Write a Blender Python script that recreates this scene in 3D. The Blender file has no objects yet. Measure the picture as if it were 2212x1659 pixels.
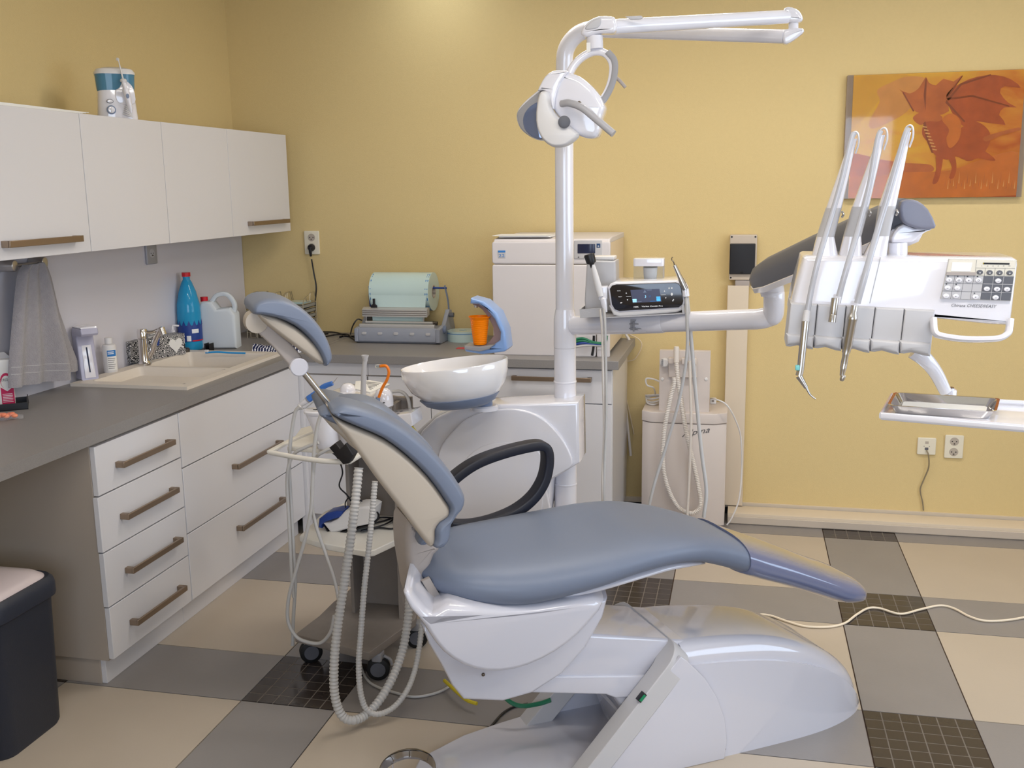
import bpy, bmesh, math, random
from mathutils import Vector, Matrix
from mathutils.geometry import tessellate_polygon as tessellate
random.seed(7)
PI = math.pi
SC = bpy.context.scene
COL = SC.collection

# ------------------------------------------------------------------ camera
CX = Vector((1.588, -2.847, 1.665)); YAW, PITCH, ROLL, FPX = .2244, .1912, -.0141, 2200.64
_r = Vector((math.cos(YAW), math.sin(YAW), 0))
_f = Vector((-math.sin(YAW)*math.cos(PITCH), math.cos(YAW)*math.cos(PITCH), -math.sin(PITCH)))
_u = _r.cross(_f)
RT = math.cos(ROLL)*_r + math.sin(ROLL)*_u
UP = -math.sin(ROLL)*_r + math.cos(ROLL)*_u
cam = bpy.data.objects.new('camera', bpy.data.cameras.new('camera'))
COL.objects.link(cam)
cam.data.sensor_width = 36; cam.data.lens = FPX/2212*36
cam.data.clip_start = .05; cam.data.clip_end = 60
M3 = Matrix((RT, UP, -_f)).transposed()
cam.matrix_world = Matrix.Translation(CX) @ M3.to_4x4()
SC.camera = cam

# ------------------------------------------------------------------ world, lights, exposure
SC.view_settings.view_transform = 'Standard'; SC.view_settings.look = 'None'
SC.view_settings.gamma = 1; SC.view_settings.use_curve_mapping = False
SC.view_settings.exposure = 0.2
wd = bpy.data.worlds.new('sky'); SC.world = wd; wd.use_nodes = True
wb = wd.node_tree.nodes['Background']; wb.inputs[0].default_value = (.72, .84, 1, 1); wb.inputs[1].default_value = 1.0

def area(name, loc, target, sx, sy, power, col):
    l = bpy.data.lights.new(name, 'AREA'); l.shape = 'RECTANGLE'; l.size = sx; l.size_y = sy
    l.energy = power; l.color = col
    o = bpy.data.objects.new(name, l); COL.objects.link(o); o.location = loc
    o.rotation_euler = (Vector(target)-Vector(loc)).to_track_quat('-Z', 'Y').to_euler()
    return o
# daylight through the window in the right wall and the window behind the camera
area('window_daylight_right', (4.12, -.55, 1.65), (0, -.55, 1.25), 2.3, 1.35, 34, (.66, .80, 1))
area('window_daylight_front', (1.9, -4.12, 1.65), (1.9, 0, 1.3), 2.3, 1.35, 46, (.66, .79, 1))
# ceiling luminaires (their fittings are built further down)
# small wall spot above the back worktop
area('wall_spot_light', (.08, 1.98, 2.70), (.02, 2.25, 2.2), .30, .30, .9, (.80, .90, 1))
LAMPS = [(1.0, .9), (2.6, .9), (1.0, -1.3), (2.6, -1.3)]
for lx, ly in LAMPS:
    area('ceiling_light', (lx, ly, 2.70), (lx, ly, 0), 1.15, .25, 10, (1, .965, .92))

# ------------------------------------------------------------------ picture -> room helpers
def RAY(px, py):
    return _f + RT*((px-1106)/FPX) - UP*((py-829.5)/FPX)
def P(px, py, X=None, Y=None, Z=None, V=None, n=None, o=None):
    d = RAY(px, py)
    if X is not None: s = (X-CX.x)/d.x
    elif Y is not None: s = (Y-CX.y)/d.y
    elif Z is not None: s = (Z-CX.z)/d.z
    elif V is not None: s = ((CV0+V)-CX.dot(CVV))/d.dot(CVV)
    else: s = (Vector(o)-CX).dot(n)/d.dot(n)
    return CX + d*s
def ppm(p): return FPX/((Vector(p)-CX).dot(_f))
# dental chair frame: u towards the foot end, v across (away from the window side), z up
TH = math.radians(33); CU = Vector((math.cos(TH), math.sin(TH), 0)); CVV = Vector((-math.sin(TH), math.cos(TH), 0)); CV0 = -.69
def W(u, v, z): return CU*u + CVV*(CV0+v) + Vector((0, 0, z))
def tV(pts, v): return [(lambda w: (w.dot(CU), w.z))(P(x, y, V=v)) for x, y in pts]
def tY(pts, Y): return [(lambda w: (w.x, w.z))(P(x, y, Y=Y)) for x, y in pts]
def tX(pts, X): return [(lambda w: (w.y, w.z))(P(x, y, X=X)) for x, y in pts]
def mV(p, a): return W(p[0], a, p[1])
def mY(p, a): return Vector((p[0], a, p[1]))
def mX(p, a): return Vector((a, p[0], p[1]))
def mZ(p, a): return Vector((p[0], p[1], a))

# ------------------------------------------------------------------ materials
def lin(c):
    out = []
    for x in c:
        x = x/255
        out.append(x/12.92 if x <= .04045 else ((x+.055)/1.055)**2.4)
    return (*out, 1)
MATS = {}
def mat(name, c, rough=.5, metal=0, coat=0, trans=0, ior=1.45, bump=None, var=None, emit=0, spec=.5, alpha=1, sheen=0):
    m = bpy.data.materials.new(name); m.use_nodes = True
    nt = m.node_tree; b = nt.nodes['Principled BSDF']
    b.inputs['Base Color'].default_value = lin(c); b.inputs['Roughness'].default_value = rough
    b.inputs['Metallic'].default_value = metal; b.inputs['Coat Weight'].default_value = coat
    b.inputs['Coat Roughness'].default_value = .05
    b.inputs['Transmission Weight'].default_value = trans; b.inputs['IOR'].default_value = ior
    b.inputs['Specular IOR Level'].default_value = spec; b.inputs['Alpha'].default_value = alpha
    b.inputs['Sheen Weight'].default_value = sheen
    if emit:
        b.inputs['Emission Color'].default_value = lin(c); b.inputs['Emission Strength'].default_value = emit
    if bump or var:
        tc = nt.nodes.new('ShaderNodeTexCoord')
    if bump:
        n = nt.nodes.new('ShaderNodeTexNoise'); n.inputs['Scale'].default_value = bump[0]; n.inputs['Detail'].default_value = 4
        bp = nt.nodes.new('ShaderNodeBump'); bp.inputs['Strength'].default_value = bump[1]; bp.inputs['Distance'].default_value = .004
        nt.links.new(tc.outputs['Object'], n.inputs['Vector']); nt.links.new(n.outputs['Fac'], bp.inputs['Height'])
        nt.links.new(bp.outputs['Normal'], b.inputs['Normal'])
    if var:
        n = nt.nodes.new('ShaderNodeTexNoise'); n.inputs['Scale'].default_value = var[0]; n.inputs['Detail'].default_value = 5
        mx = nt.nodes.new('ShaderNodeMix'); mx.data_type = 'RGBA'
        a = lin(tuple(max(0, x*(1-var[1])) for x in c)); d = lin(tuple(min(255, x*(1+var[1])) for x in c))
        mx.inputs['A'].default_value = a; mx.inputs['B'].default_value = d
        nt.links.new(tc.outputs['Object'], n.inputs['Vector']); nt.links.new(n.outputs['Fac'], mx.inputs['Factor'])
        nt.links.new(mx.outputs['Result'], b.inputs['Base Color'])
    MATS[name] = m
    return m
m_wall = mat('yellow_wall_paint', (215, 192, 139), .75, bump=(220, .25), var=(60, .012), spec=.3)
m_ceil = mat('ceiling_paint', (235, 228, 212), .9)
m_wwhite = mat('white_backsplash_laminate', (214, 211, 218), .32, coat=.2)
m_tile_l = mat('cream_floor_tile', (182, 169, 153), .36, bump=(90, .05), var=(3.2, .035))
m_tile_g = mat('grey_floor_tile', (136, 131, 129), .34, bump=(90, .05), var=(5, .04))
m_tile_d = mat('dark_mosaic_tile', (58, 51, 48), .16, var=(18, .1))
m_mosgap = mat('mosaic_joint', (112, 104, 96), .7)
m_grout = mat('brown_grout', (74, 56, 46), .9)
m_plinthw = mat('cream_trunking_plastic', (214, 199, 178), .5)
m_plinthg = mat('greyish_trunking_plastic', (198, 184, 168), .5)
m_cab = mat('white_gloss_cabinet', (216, 214, 217), .22, coat=.25)
m_cabin = mat('pale_grey_carcass', (172, 160, 148), .5, bump=(500, .08))
m_worktop = mat('grey_worktop_laminate', (136, 132, 130), .42, var=(420, .10), bump=(500, .05))
m_handle = mat('brushed_handle_metal', (150, 132, 114), .35, metal=.85)
m_steel = mat('brushed_steel', (190, 186, 182), .28, metal=1)
m_chrome = mat('polished_chrome', (215, 212, 210), .08, metal=1)
m_alu = mat('matt_aluminium', (196, 194, 192), .32, metal=.35)
m_dsteel = mat('dark_steel', (120, 112, 104), .3, metal=1)
m_sink = mat('cream_composite_sink', (220, 210, 198), .45, var=(500, .03))
m_white = mat('gloss_white_plastic', (226, 224, 230), .12, coat=.8)
m_chw = mat('gloss_lavender_white_shell', (200, 199, 208), .12, coat=.8)
m_chw2 = mat('satin_grey_white_collar', (192, 190, 192), .4)
m_white2 = mat('satin_white_plastic', (220, 217, 216), .38)
m_ivory = mat('ivory_lacquer', (222, 217, 208), .35)
m_lgrey = mat('light_grey_plastic', (188, 186, 188), .4)
m_mgrey = mat('mid_grey_plastic', (150, 148, 150), .42)
m_greyblue = mat('grey_blue_plastic', (121, 134, 160), .35)
m_dgrey = mat('anthracite_plastic', (94, 95, 102), .45)
m_black = mat('black_plastic', (26, 25, 29), .4)
m_arm = mat('dark_blue_black_armrest', (26, 28, 40), .45)
m_rubber = mat('black_rubber', (18, 18, 20), .6)
m_uph = mat('grey_blue_vinyl_upholstery', (112, 121, 140), .42, bump=(700, .06), spec=.4)
m_uphgl = mat('clear_foot_cover_over_vinyl', (104, 112, 144), .12, coat=1)
m_shell = mat('beige_chair_shell', (178, 167, 154), .45)
m_bracket = mat('beige_grey_bracket', (168, 158, 152), .4)
m_brown = mat('taupe_trolley_laminate', (138, 129, 122), .5, var=(30, .04))
m_hose = mat('pale_grey_hose', (190, 187, 184), .45)
m_hosew = mat('white_ribbed_hose', (214, 206, 198), .5)
m_suct = mat('cream_white_steel_case', (208, 197, 190), .45)
m_auto = mat('cream_autoclave_case', (212, 206, 206), .4)
m_autos = mat('cream_autoclave_side', (219, 200, 170), .5)
m_paper = mat('white_paper', (232, 230, 226), .8)
m_screen = mat('dark_display', (34, 40, 66), .12)
m_blue = mat('blue_plastic', (60, 112, 190), .35)
m_dblue = mat('dark_blue_plastic', (38, 66, 140), .4)
m_lblue = mat('light_blue_plastic', (128, 160, 210), .28, coat=.3)
m_red = mat('red_plastic', (204, 28, 40), .35)
m_orange = mat('orange_cup_plastic', (255, 136, 10), .3, trans=.12, ior=1.2)
m_orange2 = mat('orange_tube', (236, 126, 30), .3)
m_teal = mat('tinted_tank', (92, 146, 176), .1, trans=.25, ior=1.1, coat=.5)
m_clear = mat('clear_plastic', (225, 228, 230), .08, trans=.9, ior=1.12)
m_milky = mat('milky_canister_plastic', (218, 224, 230), .35, trans=.12, ior=1.1)
m_bottle = mat('blue_bottle_plastic', (48, 165, 215), .12, trans=.22, ior=1.12, coat=.5)
m_towel = mat('grey_terry_towel', (160, 155, 158), 1, bump=(260, 1.0), var=(60, .06), sheen=.4)
m_bin = mat('dark_navy_bin', (38, 42, 54), .5, bump=(300, .1))
m_binlid = mat('greyish_pink_bin_lid', (204, 190, 190), .3, coat=.3)
m_green = mat('green_hose', (28, 110, 78), .4)
m_yellow = mat('yellow_hose', (206, 186, 48), .45)
m_glass = mat('sky_tinted_reflector_glass', (112, 126, 160), .06, metal=.35, coat=1)  # blue-grey base colour paints in the reflection of window and sky
m_silver = mat('silver_frame', (168, 168, 174), .35, metal=.2)
m_foil = mat('sterilisation_pouch_film', (196, 218, 216), .25, coat=.4)
m_grid = mat('tray_stack_plastic', (142, 140, 134), .5)
m_wire = mat('rack_wire', (190, 180, 158), .35, metal=.8)
m_white_print = mat('white_print', (240, 240, 240), .5)
m_grey_print = mat('dark_grey_print', (86, 84, 86), .5)
m_black_print = mat('black_print', (22, 22, 26), .5)
m_blue_print = mat('blue_print', (46, 120, 190), .5)
m_pink = mat('crimson_print', (196, 22, 82), .5)

# ------------------------------------------------------------------ geometry: every builder returns (verts, faces)
def join(*gs):
    V, F = [], []
    for v, f in gs:
        k = len(V); V += list(v); F += [tuple(i+k for i in q) for q in f]
    return V, F
def box(x0, x1, y0, y1, z0, z1, M=None):
    v = [Vector((x, y, z)) for z in (z0, z1) for y in (y0, y1) for x in (x0, x1)]
    if M is not None: v = [M @ q for q in v]
    return v, [(0, 2, 3, 1), (4, 5, 7, 6), (0, 1, 5, 4), (2, 6, 7, 3), (0, 4, 6, 2), (1, 3, 7, 5)]
def rings(R, cap=True, closed=False):
    n = len(R[0]); V = [Vector(p) for r in R for p in r]; F = []
    m = len(R)
    for i in range(m if closed else m-1):
        a, b = i*n, ((i+1) % m)*n
        for j in range(n):
            k = (j+1) % n; F.append((a+j, a+k, b+k, b+j))
    if cap and not closed:
        F.append(tuple(range(n-1, -1, -1))); F.append(tuple((m-1)*n+j for j in range(n)))
    return V, F
def basis(d):
    d = Vector(d).normalized(); a = Vector((0, 0, 1)) if abs(d.z) < .9 else Vector((1, 0, 0))
    x = a.cross(d).normalized(); return x, d.cross(x)
def cyl(a, b, r, r2=None, n=20):
    a, b = Vector(a), Vector(b); x, y = basis(b-a); r2 = r if r2 is None else r2
    ang = [2*PI*k/n for k in range(n)]
    return rings([[a+(x*math.cos(t)+y*math.sin(t))*r for t in ang], [b+(x*math.cos(t)+y*math.sin(t))*r2 for t in ang]])
def lathe(o, prof, n=28, d=(0, 0, 1), sx=1, sy=1, ax=None):
    o = Vector(o); d = Vector(d).normalized()
    if ax: x = Vector(ax).normalized(); y = d.cross(x)
    elif abs(d.z) > .99: x, y = Vector((1, 0, 0)), Vector((0, 1, 0))*(1 if d.z > 0 else -1)
    else: x, y = basis(d)
    R = [[o+d*h+(x*math.cos(2*PI*k/n)*sx+y*math.sin(2*PI*k/n)*sy)*max(r, 1e-5) for k in range(n)] for r, h in prof]
    return rings(R)
def ball(o, r, n=16, sz=1):
    return lathe(o, [(r*math.sin(PI*k/8), -r*sz*math.cos(PI*k/8)) for k in range(9)], n)
def cr(pts, n=6, closed=False):
    pts = [Vector(p) for p in pts]; m = len(pts); out = []
    for i in range(m if closed else m-1):
        if closed: a, b, c, d = (pts[(i+k-1) % m] for k in range(4))
        else:
            b, c = pts[i], pts[i+1]; a = pts[i-1] if i else b*2-c; d = pts[i+2] if i+2 < m else c*2-b
        for k in range(n):
            t = k/n
            out.append(.5*((2*b)+(c-a)*t+(2*a-5*b+4*c-d)*t*t+(3*b-a-3*c+d)*t**3))
    if not closed: out.append(pts[-1])
    return out
def tube(pts, r, n=10, res=8, ribs=None, smooth=True):
    """swept round tube; r number or (r0, r1); ribs=(pitch, depth) makes a corrugated hose"""
    path = cr(pts, res) if smooth and len(pts) > 2 else [Vector(p) for p in pts]
    if ribs:
        L = [0]
        for i in range(1, len(path)): L.append(L[-1]+(path[i]-path[i-1]).length)
        m = max(4, int(L[-1]/(ribs[0]/2))); new = []; j = 0
        for k in range(m+1):
            s = L[-1]*k/m
            while j < len(L)-2 and L[j+1] < s: j += 1
            t = (s-L[j])/max(1e-9, L[j+1]-L[j]); new.append(path[j].lerp(path[j+1], min(1, max(0, t))))
        path = new
    m = len(path); R = []
    T = [(path[min(i+1, m-1)]-path[max(i-1, 0)]).normalized() for i in range(m)]
    x, y = basis(T[0])
    for i in range(m):
        if i:
            ax = T[i-1].cross(T[i])
            if ax.length > 1e-7:
                q = Matrix.Rotation(T[i-1].angle(T[i]), 3, ax.normalized()); x = q @ x
            x = (x-T[i]*x.dot(T[i])).normalized(); y = T[i].cross(x)
        f = i/(m-1); rr = r if not isinstance(r, (tuple, list)) else r[0]+(r[1]-r[0])*f
        if ribs and i % 2: rr -= ribs[1]
        R.append([path[i]+(x*math.cos(2*PI*k/n)+y*math.sin(2*PI*k/n))*rr for k in range(n)])
    return rings(R)
def ribbon(pts, side, w, t, res=8, n=12, p=4, closed=False, w2=None, t2=None):
    """rounded bar swept along pts; 'side' is the width direction, w full width, t full thickness"""
    path = cr(pts, res, closed); m = len(path); R = []; side = Vector(side).normalized()
    for i in range(m):
        if closed: T = (path[(i+1) % m]-path[i-1]).normalized()
        else: T = (path[min(i+1, m-1)]-path[max(i-1, 0)]).normalized()
        s = (side-T*side.dot(T)).normalized(); q = T.cross(s); ring = []
        f = i/(m-1)
        ww = w if w2 is None else w+(w2-w)*f; tt = t if t2 is None else t+(t2-t)*f
        for k in range(n):
            a = 2*PI*(k+.5)/n; c, d = math.cos(a), math.sin(a)
            ring.append(path[i]+s*(ww/2*math.copysign(abs(c)**(2/p), c))+q*(tt/2*math.copysign(abs(d)**(2/p), d)))
        R.append(ring)
    return rings(R, cap=not closed, closed=closed)
def area2(o): return sum(o[i-1][0]*o[i][1]-o[i][0]*o[i-1][1] for i in range(len(o)))/2
def normals2(o):
    """inward vertex directions of a 2-D outline and how far each vertex may travel before the outline folds"""
    s = 1 if area2(o) > 0 else -1; n = len(o); P2 = [Vector((p[0], p[1])) for p in o]; N = []; lim = []
    for i in range(n):
        a, b, c = P2[i-1], P2[i], P2[(i+1) % n]
        e1 = (b-a); e2 = (c-b)
        e1 = e1.normalized() if e1.length > 1e-9 else e2.normalized(); e2 = e2.normalized() if e2.length > 1e-9 else e1
        n1 = Vector((-e1.y, e1.x))*s; n2 = Vector((-e2.y, e2.x))*s
        h = n1+n2; L = h.length; h = h/L if L > 1e-6 else n1
        N.append(h/max(.45, h.dot(n1)))
    for i in range(n):
        b, h = P2[i], N[i]; best = 1e9
        for j in range(n):
            if j == i or (j+1) % n == i: continue
            p, q = P2[j], P2[(j+1) % n]; e = q-p; den = h.x*e.y-h.y*e.x
            if abs(den) < 1e-12: continue
            w = p-b; t = (w.x*e.y-w.y*e.x)/den; u = (w.x*h.y-w.y*h.x)/den
            if t > 1e-6 and -.001 <= u <= 1.001: best = min(best, t)
        lim.append(best*.42)
    for _ in range(2):
        lim = [min(lim[i], (lim[i-1]+lim[(i+1) % n])/2+.004) for i in range(n)]
    return P2, N, lim
def inset(o, d, pre=None):
    P2, N, lim = pre or normals2(o)
    return [((p+h*min(d, l)).x, (p+h*min(d, l)).y) for p, h, l in zip(P2, N, lim)]
def rp(outline, mp, a0, a1, r=.005, rd=None, k=4, smooth=0, both=True):
    """rounded prism: outline (2-D) swept from a0 to a1 through mapping mp; edges at both ends rounded by r (inset) and rd (depth)"""
    if smooth: outline = [(q[0], q[1]) for q in cr([(*p, 0) for p in outline], smooth, True)]
    if area2(outline) < 0: outline = outline[::-1]
    rd = r if rd is None else rd; sg = 1 if a1 > a0 else -1; rd = min(rd, abs(a1-a0)/2.05)
    if rd < .0009: k = 1
    elif rd < .004: k = min(k, 3)
    P2, N, lim = normals2(outline)
    def ring(a, s2, i):
        t = PI/2*i/k; f = 1-math.sin(t)
        return [mp(((p+h*min(r, l)*f).x, (p+h*min(r, l)*f).y), a+s2*rd*(1-math.cos(t))) for p, h, l in zip(P2, N, lim)]
    R = [ring(a0, sg, i) for i in range(k+1)]
    R += [ring(a1, -sg, i) for i in range(k, -1, -1)] if both else [[mp(p, a1) for p in outline]]
    V, F = rings(R, cap=False)
    tris = tessellate([[Vector((p[0], p[1], 0)) for p in outline]]); m = (len(R)-1)*len(outline)
    F += [tuple(t) for t in tris]+[tuple(m+i for i in t) for t in tris]
    return V, F
def rrect(x0, x1, y0, y1, r, k=4):
    o = []
    for cx, cy, a in ((x1-r, y0+r, -PI/2), (x1-r, y1-r, 0), (x0+r, y1-r, PI/2), (x0+r, y0+r, PI)):
        for i in range(k+1): o.append((cx+r*math.cos(a+PI/2*i/k), cy+r*math.sin(a+PI/2*i/k)))
    return o
def ell(cx, cy, rx, ry, n=28): return [(cx+rx*math.cos(2*PI*k/n), cy+ry*math.sin(2*PI*k/n)) for k in range(n)]
def sup(c, x, y, rx, ry, p=3, n=24):
    c = Vector(c); return [c+x*(rx*math.copysign(abs(math.cos(a))**(2/p), math.cos(a)))+y*(ry*math.copysign(abs(math.sin(a))**(2/p), math.sin(a))) for a in [2*PI*(k+.5)/n for k in range(n)]]
def rbox(x0, x1, y0, y1, z0, z1, r=.004, rv=None, k=4, M=None):
    """box with rounded vertical corners (rv) and rounded top/bottom rims (r)"""
    g = rp(rrect(x0, x1, y0, y1, rv or r, k), mZ, z0, z1, min(r, (z1-z0)/2.01, (rv or r)))
    return ([M @ v for v in g[0]], g[1]) if M is not None else g

# ------------------------------------------------------------------ objects
ORG = {}
def tag(o, label=None, cat=None, group=None, kind=None):
    if label: o['label'] = label
    if cat: o['category'] = cat
    if group: o['group'] = group
    if kind: o['kind'] = kind
    return o
def thing(name, label, cat, loc, group=None):
    o = bpy.data.objects.new(name, None); COL.objects.link(o); o.location = Vector(loc); o.empty_display_size = .05
    ORG[o.name] = Vector(loc); return tag(o, label, cat, group)
def part(name, g, m, parent=None, ang=38, flat=False, org=None, bev=0, kind=None, label=None):
    V, F = g; og = ORG[parent.name] if parent is not None else Vector(org or (0, 0, 0))
    me = bpy.data.meshes.new(name); me.from_pydata([tuple(Vector(v)-og) for v in V], [], F)
    bm = bmesh.new(); bm.from_mesh(me); bmesh.ops.remove_doubles(bm, verts=bm.verts, dist=1e-6)
    bmesh.ops.dissolve_degenerate(bm, edges=bm.edges, dist=1e-6)
    bmesh.ops.recalc_face_normals(bm, faces=bm.faces); bm.to_mesh(me); bm.free()
    if not flat:
        me.shade_smooth() if hasattr(me, 'shade_smooth') else None
        me.polygons.foreach_set('use_smooth', [True]*len(me.polygons))
        me.set_sharp_from_angle(angle=math.radians(ang))
    me.materials.append(m)
    o = bpy.data.objects.new(name, me); COL.objects.link(o)
    if parent is not None: o.parent = parent
    else: o.location = og
    ORG[o.name] = og
    if bev:
        b = o.modifiers.new('edge', 'BEVEL'); b.width = bev; b.segments = 2; b.limit_method = 'ANGLE'; b.angle_limit = math.radians(40)
    if kind: o['kind'] = kind
    if label: o['label'] = label
    return o
def solo(name, g, m, label, cat, group=None, **k):
    V = g[0]; lo = Vector((sum(v[0] for v in V)/len(V), sum(v[1] for v in V)/len(V), min(v[2] for v in V)))
    return tag(part(name, g, m, None, org=lo, **k), label, cat, group)
def struct(name, g, m, **k):
    o = part(name, g, m, None, **k); o['kind'] = 'structure'; return o
_txt = {}
def text(body, o, right, up, h, m, parent, name='lettering', w=None, shear=0, depth=.0006, bold=0, centre=False):
    """flat lettering: cap height h, laid at o, running along 'right'; w fits the width"""
    c = bpy.data.curves.new('t', 'FONT'); c.body = body; c.size = 1; c.extrude = 0; c.shear = shear; c.offset = bold; c.resolution_u = 2
    ob = bpy.data.objects.new('t', c); me = bpy.data.meshes.new_from_object(ob)
    vs = [v.co.copy() for v in me.vertices]; fs = [tuple(p.vertices) for p in me.polygons]
    bpy.data.objects.remove(ob); bpy.data.meshes.remove(me); bpy.data.curves.remove(c)
    if not vs: return None
    x0 = min(v.x for v in vs); x1 = max(v.x for v in vs); y1 = max(v.y for v in vs)
    sy = h/.72; sx = sy if w is None else w/(x1-x0)
    right = Vector(right).normalized(); up = Vector(up).normalized(); nn = right.cross(up)
    sh = (x1-x0)*sx/2 if centre else 0
    V = [Vector(o)+right*((v.x-x0)*sx-sh)+up*(v.y*sy)+nn*depth for v in vs]
    og = ORG[parent.name]; me = bpy.data.meshes.new(name); me.from_pydata([tuple(v-og) for v in V], [], fs); me.materials.append(m)
    ob = bpy.data.objects.new(name, me); COL.objects.link(ob); ob.parent = parent; ORG[ob.name] = og
    return ob
def dup(root, d):
    """copy a thing with its parts and sub-parts, shifted by d"""
    r = root.copy(); COL.objects.link(r); r.location = root.location+Vector(d); ORG[r.name] = ORG[root.name]+Vector(d)
    for ch in list(root.children):
        c = ch.copy(); COL.objects.link(c); c.parent = r; ORG[c.name] = ORG[r.name]
        for g2 in list(ch.children):
            e = g2.copy(); COL.objects.link(e); e.parent = c; ORG[e.name] = ORG[r.name]
    return r

# ================================================================== ROOM
XL, YB, XR, YF, ZC = -1.10, 2.30, 4.20, -4.20, 2.78
struct('wall_back', box(XL-.1, XR+.1, YB, YB+.1, -.02, ZC), m_wall, flat=True)
struct('wall_left', box(XL-.1, XL, YF, YB, -.02, ZC), m_wall, flat=True)
def wall_hole(name, horiz, at, lo, hi, h0, h1, z0, z1, t):
    f = (lambda a0, a1, c0, c1: box(at, at+t, a0, a1, c0, c1)) if horiz == 'y' else (lambda a0, a1, c0, c1: box(a0, a1, at, at+t, c0, c1))
    return struct(name, join(f(lo, h0, -.02, ZC), f(h1, hi, -.02, ZC), f(h0, h1, -.02, z0), f(h0, h1, z1, ZC)), m_wall, flat=True)
wall_hole('wall_right', 'y', XR, YF, YB, -1.75, .65, .95, 2.35, .1)
wall_hole('wall_front', 'x', YF-.1, XL-.1, XR+.1, .7, 3.1, .95, 2.35, .1)
struct('ceiling', box(XL-.1, XR+.1, YF-.1, YB+.1, ZC, ZC+.08), m_ceil, flat=True)
fr = mat('white_window_frame', (232, 232, 230), .4)
def frame(name, f, a0, a1):
    w = struct(name, join(f(a0, a0+.06, .95, 2.35), f(a1-.06, a1, .95, 2.35), f((a0+a1)/2-.04, (a0+a1)/2+.04, .95, 2.35), f(a0, a1, .95, 1.01), f(a0, a1, 2.29, 2.35)), fr, flat=True)
frame('window_1', lambda a, b, c, d: box(XR+.03, XR+.08, a, b, c, d), -1.75, .65)
frame('window_2', lambda a, b, c, d: box(a, b, YF-.08, YF-.03, c, d), .7, 3.1)

# floor: 1 m repeat of a large cream tile, grey half strips and a square of dark mosaic
fl = struct('floor', box(XL-.1, XR+.1, YF-.1, YB+.1, -.03, -.004), m_grout, flat=True)
G = .0022
def tilemesh(name, w, h, m):
    g = box(0, w, 0, h, -.006, 0); me = bpy.data.meshes.new(name); me.from_pydata([tuple(v) for v in g[0]], [], g[1]); me.materials.append(m); return me
def put(name, me, x, y, z=0, par=None):
    o = bpy.data.objects.new(name, me); COL.objects.link(o); o.location = (x, y, z); o.parent = par; return o
tm = {}
def ftile(name, x0, x1, y0, y1, m):
    x0, x1 = max(x0, XL), min(x1, XR); y0, y1 = max(y0, YF), min(y1, YB)
    if x1-x0 < .02 or y1-y0 < .02: return None
    k = (name, m.name, round(x1-x0, 3), round(y1-y0, 3))
    if k not in tm: tm[k] = tilemesh(name, x1-x0-2*G, y1-y0-2*G, m)
    return put(name, tm[k], x0+G, y0+G, 0, fl)
cell = None
for i in range(-2, 5):
    for j in range(-5, 3):
        T = 1/3.
        ftile('cream_tile', i+T, i+1, j+T, j+1, m_tile_l)
        ftile('grey_tile', i, i+T, j+T, j+1, m_tile_g)
        ftile('grey_tile', i+T, i+1, j, j+T, m_tile_g)
        seen = (i, j) in ((0, 0), (0, 1), (1, 1), (2, 0), (2, 1), (2, 2), (1, 0), (2, -1))
        d = ftile('dark_tile', i, i+T, j, j+T, m_mosgap)
        if d is None: continue
        if not seen:                      # outside the picture: the 36 cells stay one mesh
            if i >= -1 and j+T < YB and i+T < XR:
                if 'g36' not in tm:
                    V_, F_ = join(*[box(a*T/6+.002, (a+1)*T/6-.002, b*T/6+.002, (b+1)*T/6-.002, -.005, .0004) for a in range(6) for b in range(6)])
                    tm['g36'] = bpy.data.meshes.new('mosaic_cells'); tm['g36'].from_pydata([tuple(v) for v in V_], [], F_); tm['g36'].materials.append(m_tile_d)
                put('mosaic_cells', tm['g36'], -G, -G, 0, d)['kind'] = 'stuff'
            continue
        x0, x1, y0, y1 = max(i, XL), min(i+T, XR), max(j, YF), min(j+T, YB)
        if cell is None: cell = tilemesh('mosaic_cell', T/6-.004, T/6-.004, m_tile_d)
        for a in range(6):
            for b in range(6):
                if j+T/6*(b+1) > YB+.001: continue
                c = put('mosaic_cell', cell, a*T/6+.002-G, b*T/6+.002-G, .0004, d)
# backsplash, trunking, skirting
struct('trim_1', box(XL, XL+.012, -1.6, YB-.003, .90, 1.452), m_wwhite, flat=True)
sk = struct('baseboard_back', box(-.2, XR, YB-.012, YB, .035, .062), m_plinthw, flat=True)
part('shadow_gap', box(-.2, XR, YB-.006, YB-.0005, .0, .035), m_black, sk, flat=True)
tr = struct('trim_2', rp([(2.13, .0), (2.135, .052), (2.15, .056), (YB-.03, .05), (YB-.03, 0)], mX, 1.545, XR, .001), m_plinthw)
part('trunking_face', box(1.545, XR, 2.122, 2.131, .003, .040), m_plinthg, tr, bev=.003)
a = P(1572, 612, Y=2.29); b = P(1618, 612, Y=2.29)
vt = struct('trim_3', rp(rrect(a.x, b.x, 2.252, YB, .004), mZ, .056, P(1590, 617, Y=2.26).z, .001), m_plinthw)

# ================================================================== FITTED FURNITURE
def handle(par, p0, p1, out, up=(0, 0, 1), h=.020, stand=.030, name='handle'):
    """square bar handle between p0 and p1, standing off along 'out'"""
    p0, p1, out, up = Vector(p0), Vector(p1), Vector(out), Vector(up); d = (p1-p0).normalized()
    def bx(c, l, t, hh):
        M = Matrix((d, out, up)).transposed(); g = box(-l/2, l/2, -t/2, t/2, -hh/2, hh/2); return [M @ v+c for v in g[0]], g[1]
    L = (p1-p0).length; c = (p0+p1)/2
    return part(name, join(bx(c+out*stand, L, .009, h), bx(p0+d*.009+out*stand/2, .018, stand, h), bx(p1-d*.009+out*stand/2, .018, stand, h)), m_handle, par, bev=.0012)
FX = -.47
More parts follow.
